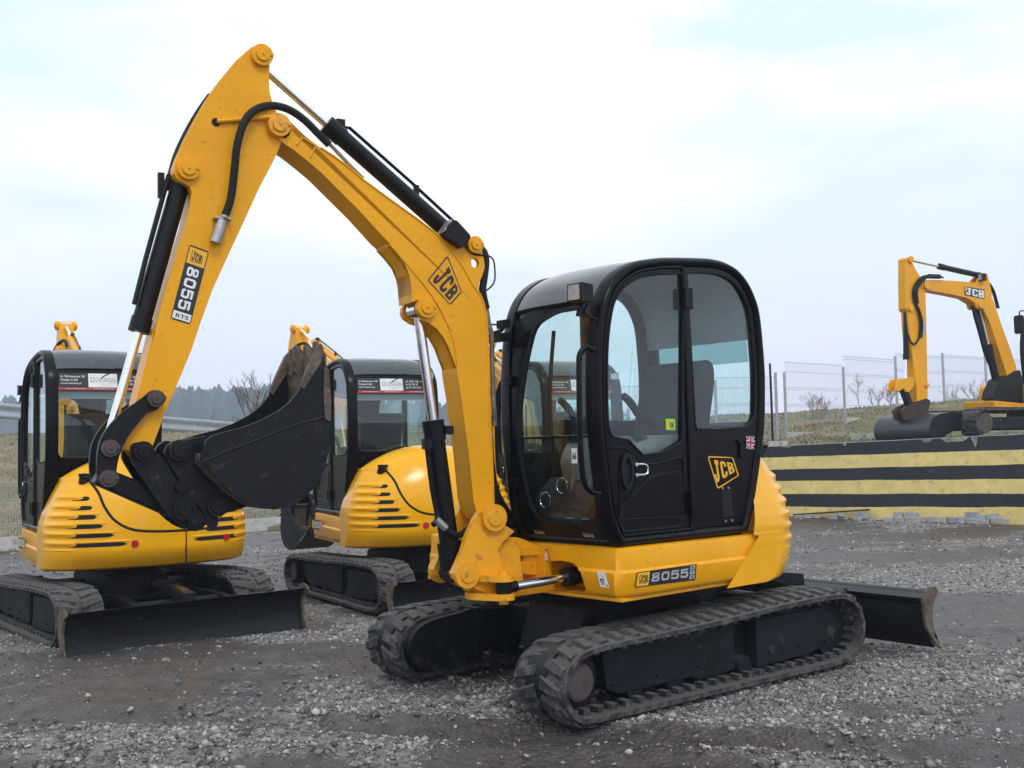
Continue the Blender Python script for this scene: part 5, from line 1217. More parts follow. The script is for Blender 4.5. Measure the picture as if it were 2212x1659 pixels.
def stones():
    r = random.Random(3); shapes = []
    for k in range(12):
        bm = bmesh.new()
        for q in range(r.choice((8, 9, 10, 12))):
            v = Vector((r.gauss(0, 1), r.gauss(0, 1), r.gauss(0, 1))).normalized()*r.uniform(.75, 1.15); bm.verts.new((v.x, v.y*r.uniform(.65, .95), v.z*.62))
        res = bmesh.ops.convex_hull(bm, input=bm.verts[:]); bmesh.ops.delete(bm, geom=[g for g in res['geom_unused'] if isinstance(g, bmesh.types.BMVert)], context='VERTS'); bmesh.ops.triangulate(bm, faces=bm.faces[:]); bm.verts.index_update()
        shapes.append((np.array([v.co[:] for v in bm.verts]), np.array([[v.index for v in f.verts] for f in bm.faces]))); bm.free()
    VV = []; FF = []; MM = []; b = 0; n = 0; target = 90000; tries = 0
    while n < target and tries < 1300000:
        tries += 1
        # denser near the camera
        y = 4.6+19*(r.random()**2.1); hw = y*.52+.4; x = r.uniform(-hw, hw)
        if front_side(x, y) > -.1: continue
        m_ = gravel_mask(x, y)
        if r.random() > .05+.95*m_**1.6: continue
        sz = .0047*math.exp(r.gauss(0, .58))*(1+.055*y)*1.2
        if r.random() < .003: sz *= 2.0
        sz = min(sz, .036)
        vs, fs = shapes[r.randrange(12)]; a = r.uniform(0, 6.28); ca, sa = math.cos(a), math.sin(a)
        P = vs*sz; P = np.stack([P[:, 0]*ca-P[:, 1]*sa, P[:, 0]*sa+P[:, 1]*ca, P[:, 2]], 1)+np.array([x, y, ground_z(x, y)+sz*.12])
        VV.append(P); FF.append(fs+b); b += len(P); n += 1
        k = r.random(); MM += [0 if k < .36 else 1 if k < .76 else 2]*len(fs)
    V = np.concatenate(VV); F = np.concatenate(FF)
    me = bpy.data.meshes.new('gravel'); me.vertices.add(len(V)); me.vertices.foreach_set('co', V.astype(np.float32).ravel())
    me.loops.add(len(F)*3); me.loops.foreach_set('vertex_index', F.astype(np.int32).ravel()); me.polygons.add(len(F))
    me.polygons.foreach_set('loop_start', np.arange(0, len(F)*3, 3, dtype=np.int32)); me.polygons.foreach_set('loop_total', np.full(len(F), 3, dtype=np.int32))
    for m in M_stone: me.materials.append(m)
    me.polygons.foreach_set('material_index', MM); me.update(calc_edges=True); me.validate()
    o = bpy.data.objects.new('gravel', me); COL.objects.link(o); tag(o, 'loose pale and grey gravel scattered over the dark yard', 'gravel', kind='stuff')
stones()
# ---------------------------------------------------------------- grassy bank behind the yard
def lerp_tab(tab, x):
    if x <= tab[0][0]: return tab[0][1]
    for (a, va), (b, vb) in zip(tab, tab[1:]):
        if x <= b: return va+(vb-va)*(x-a)/(b-a)
    return tab[-1][1]
def bank_z(x, y):
    d_ = max(0, front_side(x, y))
    # level at the foot: yard level at left, wall top at right
    z0 = lerp_tab([(-6, -.10), (-1, .35), (4.6, 1.36), (7, 1.40), (10, 1.52), (16, 1.62)], x-.35*(y-22)*.5)
    crest = lerp_tab([(-40, 2.2), (-12, 2.35), (0, 2.35), (8, 2.42), (16, 2.72), (30, 2.8)], x)
    D_ = lerp_tab([(-12, 15), (0, 12), (8, 9.5), (18, 11)], x)
    t = min(1, d_/D_); s = t*t*(3-2*t)
    z = z0+(crest-z0)*(s*.7+t*.3)
    if d_ > D_+3: z -= (d_-D_-3)*.16
    z += .05*fbm(x, y, .5, 3, 4)*min(1, d_)+.012*fbm(x, y, 4, 2, 1)*min(1, d_*2)
    q_ = math.hypot(x-11.4, y-23.9); t = max(0, min(1, (q_-3.2)/2.6)); t = t*t*(3-2*t)
    z = min(z, 1.52)*(1-t)+z*t if d_ > 0 else z
    return max(z, -2.)
def make_bank():
    nu, nv = 330, 120; V = []
    P = [Vector((a, b, 0)) for a, b in FRONT[1:8]]
    L_ = [0]
    for a, b in zip(P, P[1:]): L_.append(L_[-1]+(b-a).length)
    for i in range(nu+1):
        s = L_[-1]*i/nu; k = 0
        while k < len(P)-2 and L_[k+1] < s: k += 1
        p = P[k].lerp(P[k+1], (s-L_[k])/(L_[k+1]-L_[k]))
        outd = Vector((p.x*.9, p.y+2, 0)).normalized()
        for j in range(nv+1):
            d_ = .02+(55)*(j/nv)**1.7; q = p+outd*d_; V.append((q.x, q.y, bank_z(q.x, q.y)-(.0 if j else .25)))
    F = [(i*(nv+1)+j, i*(nv+1)+j+1, (i+1)*(nv+1)+j+1, (i+1)*(nv+1)+j) for i in range(nu) for j in range(nv)]
    mb = MB(); mb.add(V, F)
    m = mat('winter_grass_ground', (.21, .17, .10), .95, var=.35, scale=1.4, dirt=(.11, .12, .055), damt=.34, dscale=.9, bump=.9, bscale=14)
    o = mb.build('grass_bank', m, smooth=80); o['kind'] = 'structure'
make_bank()
def blades(name, n, area, hmin, hmax, cols, label, wd=.006, seed=1, cat='grass'):
    r = random.Random(seed); V = []; F = []; MI = []
    for k in range(n):
        x, y, z = area(r)
        h = r.uniform(hmin, hmax); a = r.uniform(0, 6.28); lean = r.uniform(.1, .8)*h; dx, dy = math.cos(a)*lean, math.sin(a)*lean; w_ = wd*r.uniform(.6, 1.4)*(1+y*.03)
        c, s = math.cos(a+1.57)*w_, math.sin(a+1.57)*w_; b = len(V)
        V += [(x-c, y-s, z-.01), (x+c, y+s, z-.01), (x+dx*.5+c*.7, y+dy*.5+s*.7, z+h*.65), (x+dx*.5-c*.7, y+dy*.5-s*.7, z+h*.65), (x+dx, y+dy, z+h)]
        F += [(b, b+1, b+2, b+3), (b+3, b+2, b+4)]; q = r.randrange(len(cols)); MI += [q, q]
    me = bpy.data.meshes.new(name); me.from_pydata(V, [], F)
    for c in cols: me.materials.append(c)
    me.polygons.foreach_set('material_index', MI); o = bpy.data.objects.new(name, me); COL.objects.link(o); tag(o, label, cat, kind='stuff'); return o
G1 = mat('dry_grass', (.22, .18, .11), .9); G2 = mat('green_grass', (.14, .14, .065), .9); G3 = mat('pale_straw', (.33, .29, .18), .9); G4 = mat('dark_grass', (.07, .075, .04), .9)
def area_bank(r):
    while True:
        i = r.randrange(1, 7); t = r.random(); ax, ay = FRONT[i]; bx, by = FRONT[i+1]; px_, py_ = ax+(bx-ax)*t, ay+(by-ay)*t
        o_ = Vector((px_*.9, py_+2, 0)).normalized(); d_ = .05+20*r.random()**1.5; x, y = px_+o_.x*d_, py_+o_.y*d_
        if abs(x) < y*.56+1: return x, y, bank_z(x, y)
blades('grass', 60000, area_bank, .02, .07, [G1, G2, G3, G4], 'short dry winter grass covering the bank behind the yard', seed=5)
# ---------------------------------------------------------------- striped retaining wall
WA, WB = Vector((4.55, 25.36, 0)), Vector((14.0, 15.3, 0))
WF = Frame((WA.x, WA.y, 0), math.degrees(math.atan2(WB.y-WA.y, WB.x-WA.x)))
def wall():
    c6 = crop(1850, 600, 710, 1571)
    rows = [((200, 1141), (1570, 1075)), ((200, 1203), (1570, 1158)), ((200, 1270), (1570, 1240)), ((200, 1333), (1570, 1322)), ((200, 1406), (1570, 1402)), ((200, 1476), (1570, 1478))]
    ln = (WB-WA).length; Z = []
    for a, b in rows:
        p, q = WF.pl(*c6(*a)), WF.pl(*c6(*b)); Z.append((p.x, p.z, q.x, q.z))
    def zat(k, x): x0, z0, x1, z1 = Z[k]; return z0+(z1-z0)*(x-x0)/(x1-x0)
    n = 240; V = []; F = []; MI = []; mb = MB(); r = random.Random(2)
    m_b = mat('black_wall_paint', (.020, .023, .031), .75, var=.35, scale=2.5, dirt=(.12, .115, .10), damt=.07, dscale=5, bump=.3, bscale=30)
    m_y = mat('faded_yellow_wall_paint', (.84, .66, .25), .8, var=.14, scale=3, dirt=(.36, .31, .17), damt=.15, dscale=7, bump=.3, bscale=30)
    m_c = mat('bare_concrete', (.33, .31, .27), .9, var=.3, scale=4, dirt=(.12, .12, .10), damt=.3, bump=.5, bscale=25)
    # seven courses: chipped concrete lip, then alternating bands
    def edge(k, x):
        if k == 0: return zat(0, x)+.006*noise2(x, 0, 2.2, k)
        if k == 6: return -.45
        return zat(k, x)+.012*noise2(x, k, 1.3, k)+.006*noise2(x, k, 8, k)
    for k in range(6):
        b = len(mb.v)
        for i in range(n+1): x = ln*i/n; mb.v += [(x, 0, edge(k, x)), (x, 0, edge(k+1, x))]
        for i in range(n): mb.f.append((b+2*i, b+2*i+1, b+2*i+3, b+2*i+2)); mb.m.append(k % 2)
    b = len(mb.v)
    for i in range(n+1): x = ln*i/n; z = edge(0, x); mb.v += [(x, 0, z), (x, .04, z+.012), (x, .28, z+.012), (x, .30, -.4)]
    for i in range(n):
        for q in range(3): mb.f.append((b+4*i+q, b+4*i+4+q, b+4*i+5+q, b+4*i+q+1)); mb.m.append(2)
    b = len(mb.v); mb.v += [(0, 0, -.4), (0, 0, edge(0, 0)), (0, .3, edge(0, 0)), (0, .3, -.4), (ln, 0, -.4), (ln, 0, edge(0, ln)), (ln, .3, edge(0, ln)), (ln, .3, -.4)]
    mb.f += [(b, b+1, b+2, b+3), (b+4, b+5, b+6, b+7)]; mb.m += [2, 2]
    o = mb.build('retaining_wall', [m_b, m_y, m_c], None, WF.mat(), smooth=0)
    # flaked patches of bare concrete along the top edge
    fp = MB()
    for x0, w_, d_ in ((1.35, .10, .10), (2.1, .28, .05), (3.6, .10, .07), (5.35, .22, .09), (5.75, .55, .13), (6.35, .12, .20), (7.7, .50, .14), (8.4, .2, .06), (9.3, .35, .09), (10.6, .25, .12)):
        P = []; m_ = 14
        for i in range(m_+1): u = i/m_; x = x0+w_*u; P.append((x, edge(0, x)+.001))
        for i in range(m_, -1, -1): u = i/m_; x = x0+w_*u; P.append((x, edge(0, x)-d_*(math.sin(PI*u)**.5)*(.5+.9*abs(noise2(x*9, x0, 1, 3)))-.004))
        fp.prism(P, -.004, .0)
    fp.build('flaked_paint_patch', m_c, o, smooth=0)
    return tag(o, 'low concrete retaining wall painted in black and yellow stripes', 'wall')
wall()
# paving blocks at the foot of the wall
def blocks():
    c6 = crop(1850, 600, 710, 1571); r = random.Random(11)
    m_ = mat('grey_paving_block', (.38, .385, .40), .85, var=.2, scale=12, bump=.5, bscale=60)
    rows = [(335, 1532, 50, 24), (378, 1530, 40, 24), (430, 1537, 40, 22), (520, 1534, 58, 34), (575, 1552, 55, 26), (560, 1520, 30, 20), (670, 1524, 88, 34), (650, 1548, 50, 22), (725, 1546, 55, 26), (820, 1545, 60, 22), (878, 1520, 52, 30), (885, 1547, 58, 26), (950, 1518, 66, 30), (955, 1548, 80, 28), (1022, 1547, 30, 26), (1082, 1545, 82, 28), (1172, 1547, 66, 32), (1228, 1550, 36, 36), (1285, 1522, 76, 36), (1285, 1555, 70, 26), (1352, 1538, 68, 34), (1350, 1562, 60, 20), (1400, 1530, 56, 30), (1440, 1553, 88, 26)]
    sides = ('', )
    ref = None
    for k, (x, y, w_, h_) in enumerate(rows):
        p = WF.pl(*c6(x, y), -.16-.10*(k % 2)); sc_ = .3905/2300*22.5
        L_, H_ = w_*sc_*.92, h_*sc_*.9; mb = MB(); mb.box((0, 0, H_/2), (L_, .10, H_)); z = p.z-H_/2
        o = mb.build('paving_block', m_, None, None, bevel=.006); wp = WF.w((p.x, p.y, max(-.16, z))); 
        o.location = wp; o.rotation_euler = (r.uniform(-.08, .08), r.uniform(-.10, .10), WF.yaw+r.uniform(-.35, .35))
        up = y < 1531; row = [q for q in rows if (q[1] < 1531) == up]; row.sort(); i_ = row.index(rows[k])
        od = ('first', 'second', 'third', 'fourth', 'fifth', 'sixth', 'seventh', 'eighth', 'ninth', 'tenth', 'eleventh', 'twelfth', 'thirteenth', 'fourteenth', 'fifteenth', 'sixteenth', 'seventeenth', 'eighteenth', 'nineteenth', 'twentieth')[i_]
        tag(o, '%s grey paving block from the left in the %s row along the striped wall foot' % (od, 'upper' if up else 'lower'), 'paving block', 'loose paving blocks along the wall foot')
    pk = MB(); a = WF.pl(*c6(300, 1520), -.12); b = WF.pl(*c6(712, 1492), -.12); d_ = (b-a); ang = math.atan2(d_.z, d_.x)
    pk.box((d_.length/2, 0, 0), (d_.length, .10, .035)); o = pk.build('plank', mat('dark_wet_timber', (.045, .035, .03), .8, var=.3, scale=8, bump=.4), None, None, bevel=.004)
    o.matrix_world = Matrix.Translation(WF.w((a.x, a.y, a.z))) @ Matrix.Rotation(WF.yaw, 4, 'Z') @ Matrix.Rotation(-ang, 4, 'Y'); tag(o, 'long dark timber plank leaning along the foot of the striped wall', 'plank')
blocks()
# ---------------------------------------------------------------- mesh fences
M_post = mat('galvanised_post', (.40, .42, .45), .5, metal=.5, var=.15, scale=6); M_wire = mat('galvanised_wire', (.42, .43, .44), .5, metal=.4); M_conc = mat('concrete_gravel_board', (.50, .50, .47), .85, var=.15, scale=4, dirt=(.22, .21, .18), damt=.2, bump=.3)
def fence(pts, hts, zf, label, wire=.0036, pitch=.05, bend=True, base=None, panels=True):
    root = empty('mesh_fence', (pts[0][0], pts[0][1], zf(*pts[0])), 0, label, 'fence'); o0 = Vector(root.location)
    for i, (x, y) in enumerate(pts):
        z = zf(x, y); h = hts[i]; m = MB(); m.box(Vector((x, y, z+h/2-.15))-o0, (.06, .06, h+.3)); m.build('fence_post', M_post, root, bevel=.006)
        if i == len(pts)-1: break
        x2, y2 = pts[i+1]; a = Vector((x, y, zf(x, y))); b = Vector((x2, y2, zf(x2, y2))); d_ = Vector((b.x-a.x, b.y-a.y, 0)); ln = d_.length; d_.normalize()
        base_z_ = max(a.z, b.z)+.02; topz = base_z_+h-.12; nrm = Vector((-d_.y, d_.x, 0)); nrm = nrm if nrm.y < 0 else -nrm
        w_ = MB()
        n = int(ln/pitch)
        for k in range(1, n):
            p = a+d_*(k*ln/n); q0 = Vector((p.x, p.y, base_z_))-o0; q1 = Vector((p.x, p.y, topz))-o0
            r2 = wire; P = []
            for c in (q0, q1): P += [c+d_*r2, c+nrm*r2, c-d_*r2]
            w_.add(P, [(0, 1, 4, 3), (1, 2, 5, 4), (2, 0, 3, 5)])
        zz = [base_z_+.05, base_z_+.42, base_z_+.47, base_z_+.85, base_z_+.90, base_z_+1.3, topz-.02]
        for z_ in zz:
            if z_ > topz: continue
            q0 = Vector((a.x, a.y, z_))-o0; q1 = q0+d_*ln; up = Vector((0, 0, wire*1.4)); P = []
            for c in (q0, q1): P += [c+up, c+nrm*wire*1.4, c-up]
            w_.add(P, [(0, 1, 4, 3), (1, 2, 5, 4), (2, 0, 3, 5)])
        w_.build('mesh_panel', M_wire, root, smooth=0)
        if base:
            m = MB(); c = (a+b)/2; m.box(Vector((c.x, c.y, min(a.z, b.z)+base*.3))-o0, (ln-.07, .05, base*1.6), rot=Matrix.Rotation(math.atan2(d_.y, d_.x), 3, 'Z')); m.build('gravel_board', M_conc, root, bevel=.005)
    return root
RF = Frame((7.0, 27.0, 0), math.degrees(math.atan2(6.0, 7.8)))
rp = [(3.2, 24.9)] if False else []
def fence_pts():
    tab = [((1694, 804), 27.0), ((1821, 793), 28.7), ((1934, 783), 30.4), ((2036, 775), 32.0), ((2128, 774), 33.6), ((2225, 772), 35.2)]
    R = []
    for (x, y), d_ in tab: r_ = ray(x, y); t = d_/r_.y; R.append(((CP+r_*t).x, d_, (CP+r_*t).z))
    return R
FPts = fence_pts()
xy = [(a, b) for a, b, c in FPts]
fence(xy, [max(1.5, c-bank_z(a, b)) for a, b, c in FPts], bank_z, 'galvanised mesh fence stepping up the grassy bank at right', base=.14)
# run behind the front machine, seen through the cab glass
fence([(-4.6, 25.6), (-2.2, 26.4), (.2, 26.9), (2.7, 26.6), (5.1, 26.7), (xy[0][0]-.25, xy[0][1]-.1)], [1.7]*6, bank_z, 'galvanised mesh fence on the bank behind the front cab', base=.14)
fence([(-11.6, 16.4), (-9.95, 18.1), (-8.3, 19.8), (-6.6, 21.6), (-4.95, 23.4)], [1.35]*5, lambda x, y: -.12, 'galvanised mesh fence with concrete base behind the left machines', base=.24)
q = MB(); r_ = ray(1663, 785); P0_ = CP+r_*(26.6/r_.y); q.cyl((0, 0, -.2), (0, 0, P0_.z-bank_z(P0_.x, 26.6)), .028, 10); o = q.build('pole', M_frm); o.location = (P0_.x, 26.6, bank_z(P0_.x, 26.6)); tag(o, 'thin dark upright pole just right of the front cab', 'pole')
# short concrete boards lying on the terrace
c6 = crop(1850, 600, 710, 1571)
for k, (a, b, d_, lab) in enumerate((((612, 1058), (765, 1070), 24.6, 'pale concrete kerb board lying in the grass left of the bucket on the wall'), ((160, 1103), (262, 1108), 24.8, 'pale concrete kerb board in the grass above the wall nearest the front cab'), ((1392, 938), (1520, 945), 27.0, 'pale concrete kerb board on the bank behind the terrace machine'))):
    p = CP+ray(*c6(*a))*(d_/ray(*c6(*a)).y); q_ = CP+ray(*c6(*b))*((d_-.3)/ray(*c6(*b)).y); m = MB(); v = q_-p; m.box((v.length/2, 0, 0), (v.length, .06, .16)); o = m.build('concrete_board', M_conc, bevel=.006); o.rotation_euler = (0, 0, math.atan2(v.y, v.x)); zz = bank_z(p.x, p.y); o.location = (p.x, p.y, zz+.07); tag(o, lab, 'kerb board')
# ---------------------------------------------------------------- road barrier beyond the bank
def barrier():
    root = empty('road_barrier', (-24, 33, 2.2), 0, 'long grey metal road barrier on posts beyond the grassy bank', 'barrier'); o0 = Vector(root.location)
    A = CP+ray(-40, 884)*(36/ray(-40, 884).y); B = CP+ray(1010, 966)*(46/ray(1010, 966).y); d_ = (B-A); ln = d_.length; d_.normalize(); up = Vector((0, 0, 1)); nr = Vector((d_.y, -d_.x, 0)).normalized(); nr = nr if nr.y < 0 else -nr
    prof = [(0, .20), (.045, .17), (.045, .10), (.0, .04), (.0, -.04), (.045, -.10), (.045, -.17), (0, -.20)]
    m = MB()
    for P0, P1 in ((A, B),):
        V = [P0-o0+nr*a+up*b*1.35 for a, b in prof]+[P1-o0+nr*a+up*b*1.35 for a, b in prof]; n = len(prof)
        m.add(V, [(i, i+1, n+i+1, n+i) for i in range(n-1)])
    m.build('barrier_rail', mat('weathered_barrier_steel', (.30, .33, .37), .5, metal=.5, var=.15, scale=3), root, smooth=60)
    k = 0
    while k*3.8 < ln:
        p = A+d_*(k*3.8)-nr*.06; m = MB(); m.box(Vector((p.x, p.y, p.z-.55))-o0, (.10, .06, 1.3)); m.build('barrier_post', M_post, root); k += 1
barrier()
# ---------------------------------------------------------------- distant wood, bare tree, weeds
def forest():
    r = random.Random(21); V = []; F = []; MI = []
    def tri(a, b, c, mi): n = len(V); V.extend([a, b, c]); F.append((n, n+1, n+2)); MI.append(mi)
    for k in range(1500):
        y = r.uniform(330, 440); x = r.uniform(-.60, .10)*y+r.uniform(-4, 4)
        env = lerp_tab([(-.52, 15.5), (-.47, 18), (-.40, 17.2), (-.33, 19.5), (-.26, 18.5), (-.20, 19.5), (-.1, 15), (0, 12.5), (.06, 12)], x/y)
        h = env*.90*(y/245)*r.uniform(.80, 1.06); w_ = h*r.uniform(.10, .17); z0 = -2.; con = r.random() < .72
        V0 = len(V); V.extend([(x-.18, y, z0), (x+.18, y, z0), (x+.04, y, z0+h*.95), (x-.04, y, z0+h*.95)]); F.append((V0, V0+1, V0+2, V0+3)); MI.append(1)
        for q in range(46 if con else 60):
            t = r.random()**.8; zc = z0+h*(.22+.78*t); rr_ = (w_*(1.08-t) if con else w_*1.35*math.sin(PI*min(1, .15+t*.9))**.6)
            a = r.uniform(0, 6.28); cx, cy = x+math.cos(a)*rr_*r.uniform(.2, .9), y+math.sin(a)*rr_*r.uniform(.2, .9); s = h*.036*r.uniform(.6, 1.5)
            tri((cx-s, cy, zc-s*r.uniform(.2, .9)), (cx+s*r.uniform(.5, 1.2), cy+.2*s, zc-s*r.uniform(.1, .8)), (cx+r.uniform(-.3, .3)*s, cy, zc+s*r.uniform(.6, 1.3)), 0 if con else 2)
    me = bpy.data.meshes.new('forest'); me.from_pydata(V, [], F)
    for m in (mat('far_conifer', (.03, .045, .045), .95), mat('far_trunk', (.10, .08, .07), .95), mat('far_bare_twigs', (.10, .085, .075), .95)): me.materials.append(m)
    me.polygons.foreach_set('material_index', MI); o = bpy.data.objects.new('forest', me); COL.objects.link(o); tag(o, 'hazy conifer wood along the skyline at left', 'wood', kind='stuff')
forest()
M_twig = mat('bare_twig', (.10, .075, .055), .9)
def bare_tree(x, y, h, seed, label, cat='tree', name='bare_tree', stems=4, group=None, zf=bank_z, spread=.28, mt=None):
    r = random.Random(seed); z0 = zf(x, y); root = empty(name, (x, y, z0), 0, label, cat, group); tk = MB(); tw = MB()
    def grow(p, d_, l, rad_, lev):
        pts = [p]; q = p.copy(); dd = d_.copy()
        for k in range(4): dd = (dd+Vector((r.gauss(0, .12), r.gauss(0, .12), r.gauss(.04, .06)))).normalized(); q = q+dd*(l/4); pts.append(q.copy())
        (tk if lev == 0 else tw).tube(pts, rad_, 4 if lev else 6)
        if lev >= 3: return
        for k in range((5, 5, 4)[lev]):
            t = r.uniform(.3, 1.); b = pts[min(4, int(t*4))]; nd = (dd*.75+Vector((r.gauss(0, .4), r.gauss(0, .4), r.uniform(.0, .5)))).normalized(); grow(b, nd, l*r.uniform(.35, .6), rad_*.5, lev+1)
    for s in range(stems): grow(Vector((r.gauss(0, .05), r.gauss(0, .05), -.05)), Vector((r.gauss(0, spread), r.gauss(0, spread), 1)).normalized(), h*r.uniform(.6, .8), h*.008, 0)
    tk.build('trunk', mt or M_twig, root); tw.build('twigs', mt or M_twig, root); return root
p = CP+ray(545, 905)*(41/ray(545, 905).y); bare_tree(p.x, 41, 2.9, 4, 'bare bushy young tree in front of the far wood, left of the bucket')
p = CP+ray(508, 905)*(43/ray(508, 905).y); bare_tree(p.x, 43, 1.7, 9, 'smaller bare shrub at the foot of the young tree before the wood', cat='shrub', name='bare_shrub', spread=.5)
M_weed = mat('dry_weed', (.16, .125, .085), .95)
for k, (px_, d_, h, lab) in enumerate(((1758, 30.5, .95, 'dry brown weeds on the bank between the first two fence posts'), (1786, 30.8, .75, 'shorter dry weeds just left of the second fence post'), (1856, 32, 1.25, 'tall thin bare sapling behind the mesh right of the second post'), (1893, 32, .7, 'low dry weed clump before the third fence post'), (1926, 33, .8, 'dry weeds behind the third fence post left of the yellow arm'), (2066, 34.5, .7, 'low weeds on the bank right of the yellow arm'), (2110, 35, 1.0, 'dry bushy weeds behind the fence under the bent boom'))):
    p = CP+ray(px_, 890)*(d_/ray(px_, 890).y); bare_tree(p.x, d_, h, 30+k, lab, cat='weeds' if 'sapling' not in lab else 'sapling', name='dry_weed' if 'sapling' not in lab else 'bare_sapling', stems=5 if 'sapling' not in lab else 1, spread=.4 if 'sapling' not in lab else .1, mt=M_weed)
# ---------------------------------------------------------------- bigger excavator standing on the terrace
def terrace_machine():
    cR = crop(2200, 620, 360, 1194)
    r_ = ray(1985, 925); P0 = CP+r_*(22.6/r_.y); Fr_ = Frame((P0.x, P0.y, 0), 208)
    root = empty('excavator', (P0.x, P0.y, bank_z(P0.x, P0.y)), 0, 'yellow excavator on the terrace behind the striped wall, cut off by the right edge', 'excavator')
    mw = Matrix.Rotation(Fr_.yaw, 4, 'Z'); mw.translation = Fr_.o-Vector(root.location)
    def p2(a, b, yl=.12): q = Fr_.pl(*cR(a, b), yl); return Vector((q.x, q.z))
    def pts(l, yl=.12): return [tuple(p2(a, b, yl)) for a, b in l]
    def V3(p, y=0.): return Vector((p[0], y, p[1]))
    m = MB(); m.prism(pts([(345, 300), (352, 275), (385, 265), (500, 266), (640, 274), (760, 285), (815, 298), (870, 328), (915, 385), (945, 450), (985, 570), (1030, 700), (1085, 850), (1130, 985), (1140, 1060), (1060, 1085), (1035, 1000), (990, 860), (945, 720), (905, 600), (880, 540), (845, 495), (790, 455), (720, 412), (600, 385), (450, 358), (375, 345), (350, 330)]), -.12, .12)
    boom = m.build('boom', M_yel, root, mw, bevel=.01)
    m = MB()
    for s in (1, -1): m.prism(pts([(800, 300), (815, 260), (870, 205), (895, 215), (915, 290), (935, 400), (900, 390), (850, 325)]), s*.07, s*.11)
    m.build('cylinder_bracket', M_yel, boom, bevel=.006)
    m = MB()
    for s in (1, -1): m.prism(pts([(790, 455), (800, 490), (815, 505), (850, 500), (905, 610), (880, 540), (845, 490)]), s*.07, s*.125)
    m.build('boss_gusset', M_yel, boom, bevel=.006)
    m = MB(); m.prism(pts([(212, 90), (240, 75), (262, 95), (272, 130), (300, 185), (335, 240), (380, 300), (378, 400), (384, 600), (390, 900), (396, 1250), (400, 1275), (310, 1275), (302, 1150), (288, 1050), (270, 900), (255, 800), (240, 620), (236, 530), (215, 500), (212, 300)], .10), -.10, .10)
    arm = m.build('arm', M_yel, root, mw, bevel=.01)
    def pin(a, b, y, r, par, mt=M_yel2):
        c = p2(a, b, y)
        for s in (1, -1): q = MB(); q.cyl(V3(c, s*(y-.02)), V3(c, s*(y+.04)), r, 20); q.build('pin', mt, par, bevel=.004)
    pin(385, 305, .12, .10, boom); pin(250, 97, .10, .075, arm); pin(250, 495, .10, .08, arm); pin(828, 474, .12, .075, boom); pin(383, 1138, .10, .05, arm)
    def cyl(a, b, k, rb, rr_, par, name, y=0.):
        a = p2(*a, y); b = p2(*b, y); c = a.lerp(b, k); q = MB(); q.cyl(V3(a, y), V3(c, y), rb, 20); q.cyl(V3(a.lerp(b, k-.07), y), V3(c, y), rb*1.12, 20); o = q.build(name, M_blk, par, bevel=.004)
        q = MB(); q.cyl(V3(c, y), V3(b, y), rr_, 16); q.build('cylinder_rod', M_chr, o); return o
    ac = cyl((872, 238), (240, 97), .62, .062, .032, boom, 'arm_cylinder'); q = MB(); q.tube([V3(p2(830, 205, 0)), V3(p2(720, 190, 0)), V3(p2(540, 150, 0)), V3(p2(510, 160, 0))], .014, 6, sub=3); q.build('cylinder_pipe', M_hos, ac)
    cyl((216, 500), (213, 1100), .71, .055, .030, arm, 'bucket_cylinder'); cyl((985, 1190), (815, 480), .55, .085, .045, boom, 'boom_cylinder')
    q = MB(); q.prism(pts([(765, 480), (800, 470), (830, 560), (870, 700), (900, 830), (925, 960), (900, 960), (862, 860), (820, 700), (780, 560)], 0), -.03, .03); q.build('black_strip', M_blk, boom)  # thin black strip running alongside the boom cylinder
    q = MB(); q.box(V3(p2(830, 245, .1), .16), (.16, .10, .16)); wl = q.build('work_lamp', M_blk, boom, bevel=.01); c = p2(830, 245, .1); q = MB(); q.box(V3(c, .16)+Vector((.085, 0, 0)), (.01, .08, .12)); q.build('lamp_lens', M_lens, wl)
    for k in range(3):
        q = MB(); q.tube([V3(p2(a+k*10, b+k*6, .14), .14+.02*k) for a, b in ((490, 235), (420, 228), (350, 240), (300, 290), (275, 360), (285, 450), (320, 540), (335, 640), (325, 740), (290, 795), (255, 780), (235, 720))][:12-k*3], .022, 6, sub=4); q.build('hydraulic_hose', M_hos, arm)
    q = MB(); q.cyl(V3(p2(400, 235, .14), .15), V3(p2(490, 238, .14), .15), .05, 10); q.build('hose_sleeve', M_hos, boom)
    q = MB(); q.box(V3(p2(345, 665, .12), .13), (.12, .05, .25)); q.build('hose_coupling', M_zinc, arm, bevel=.004)
    for k in range(4):
        q = MB(); q.tube([V3(p2(a+k*7, b, -.06+.04*k), -.06+.04*k) for a, b in ((890, 290), (925, 350), (950, 430), (968, 500))], .014, 6, sub=3); q.build('boom_hose', M_hos, boom)
        q = MB(); q.tube([V3(p2(a-k*7, b, .06), .05) for a, b in ((900, 820), (930, 900), (960, 1000), (1000, 1080))], .014, 6, sub=3); q.build('boom_hose', M_hos, boom)
    # links, hitch and ditching bucket
    q = MB()
    for s in (1, -1): q.prism(pts([(160, 1085), (215, 1080), (270, 1072), (290, 1090), (280, 1150), (240, 1195), (215, 1190), (200, 1160), (150, 1195), (133, 1180), (140, 1120)], .12), s*.08, s*.12)
    q.build('bucket_link', M_yel, arm, bevel=.006)
    q = MB(); a, b = p2(195, 1175, .0), p2(250, 1330, .0); n_ = Vector((-(b-a).y, (b-a).x)).normalized()*.06; q.prism([tuple(a+n_), tuple(a-n_), tuple(b-n_), tuple(b+n_)], -.07, .07); q.build('tipping_link', M_stl, arm, bevel=.01)
    M_rust = mat('rusty_hitch', (.055, .032, .026), .85, var=.4, scale=8, bump=.6)
    q = MB()
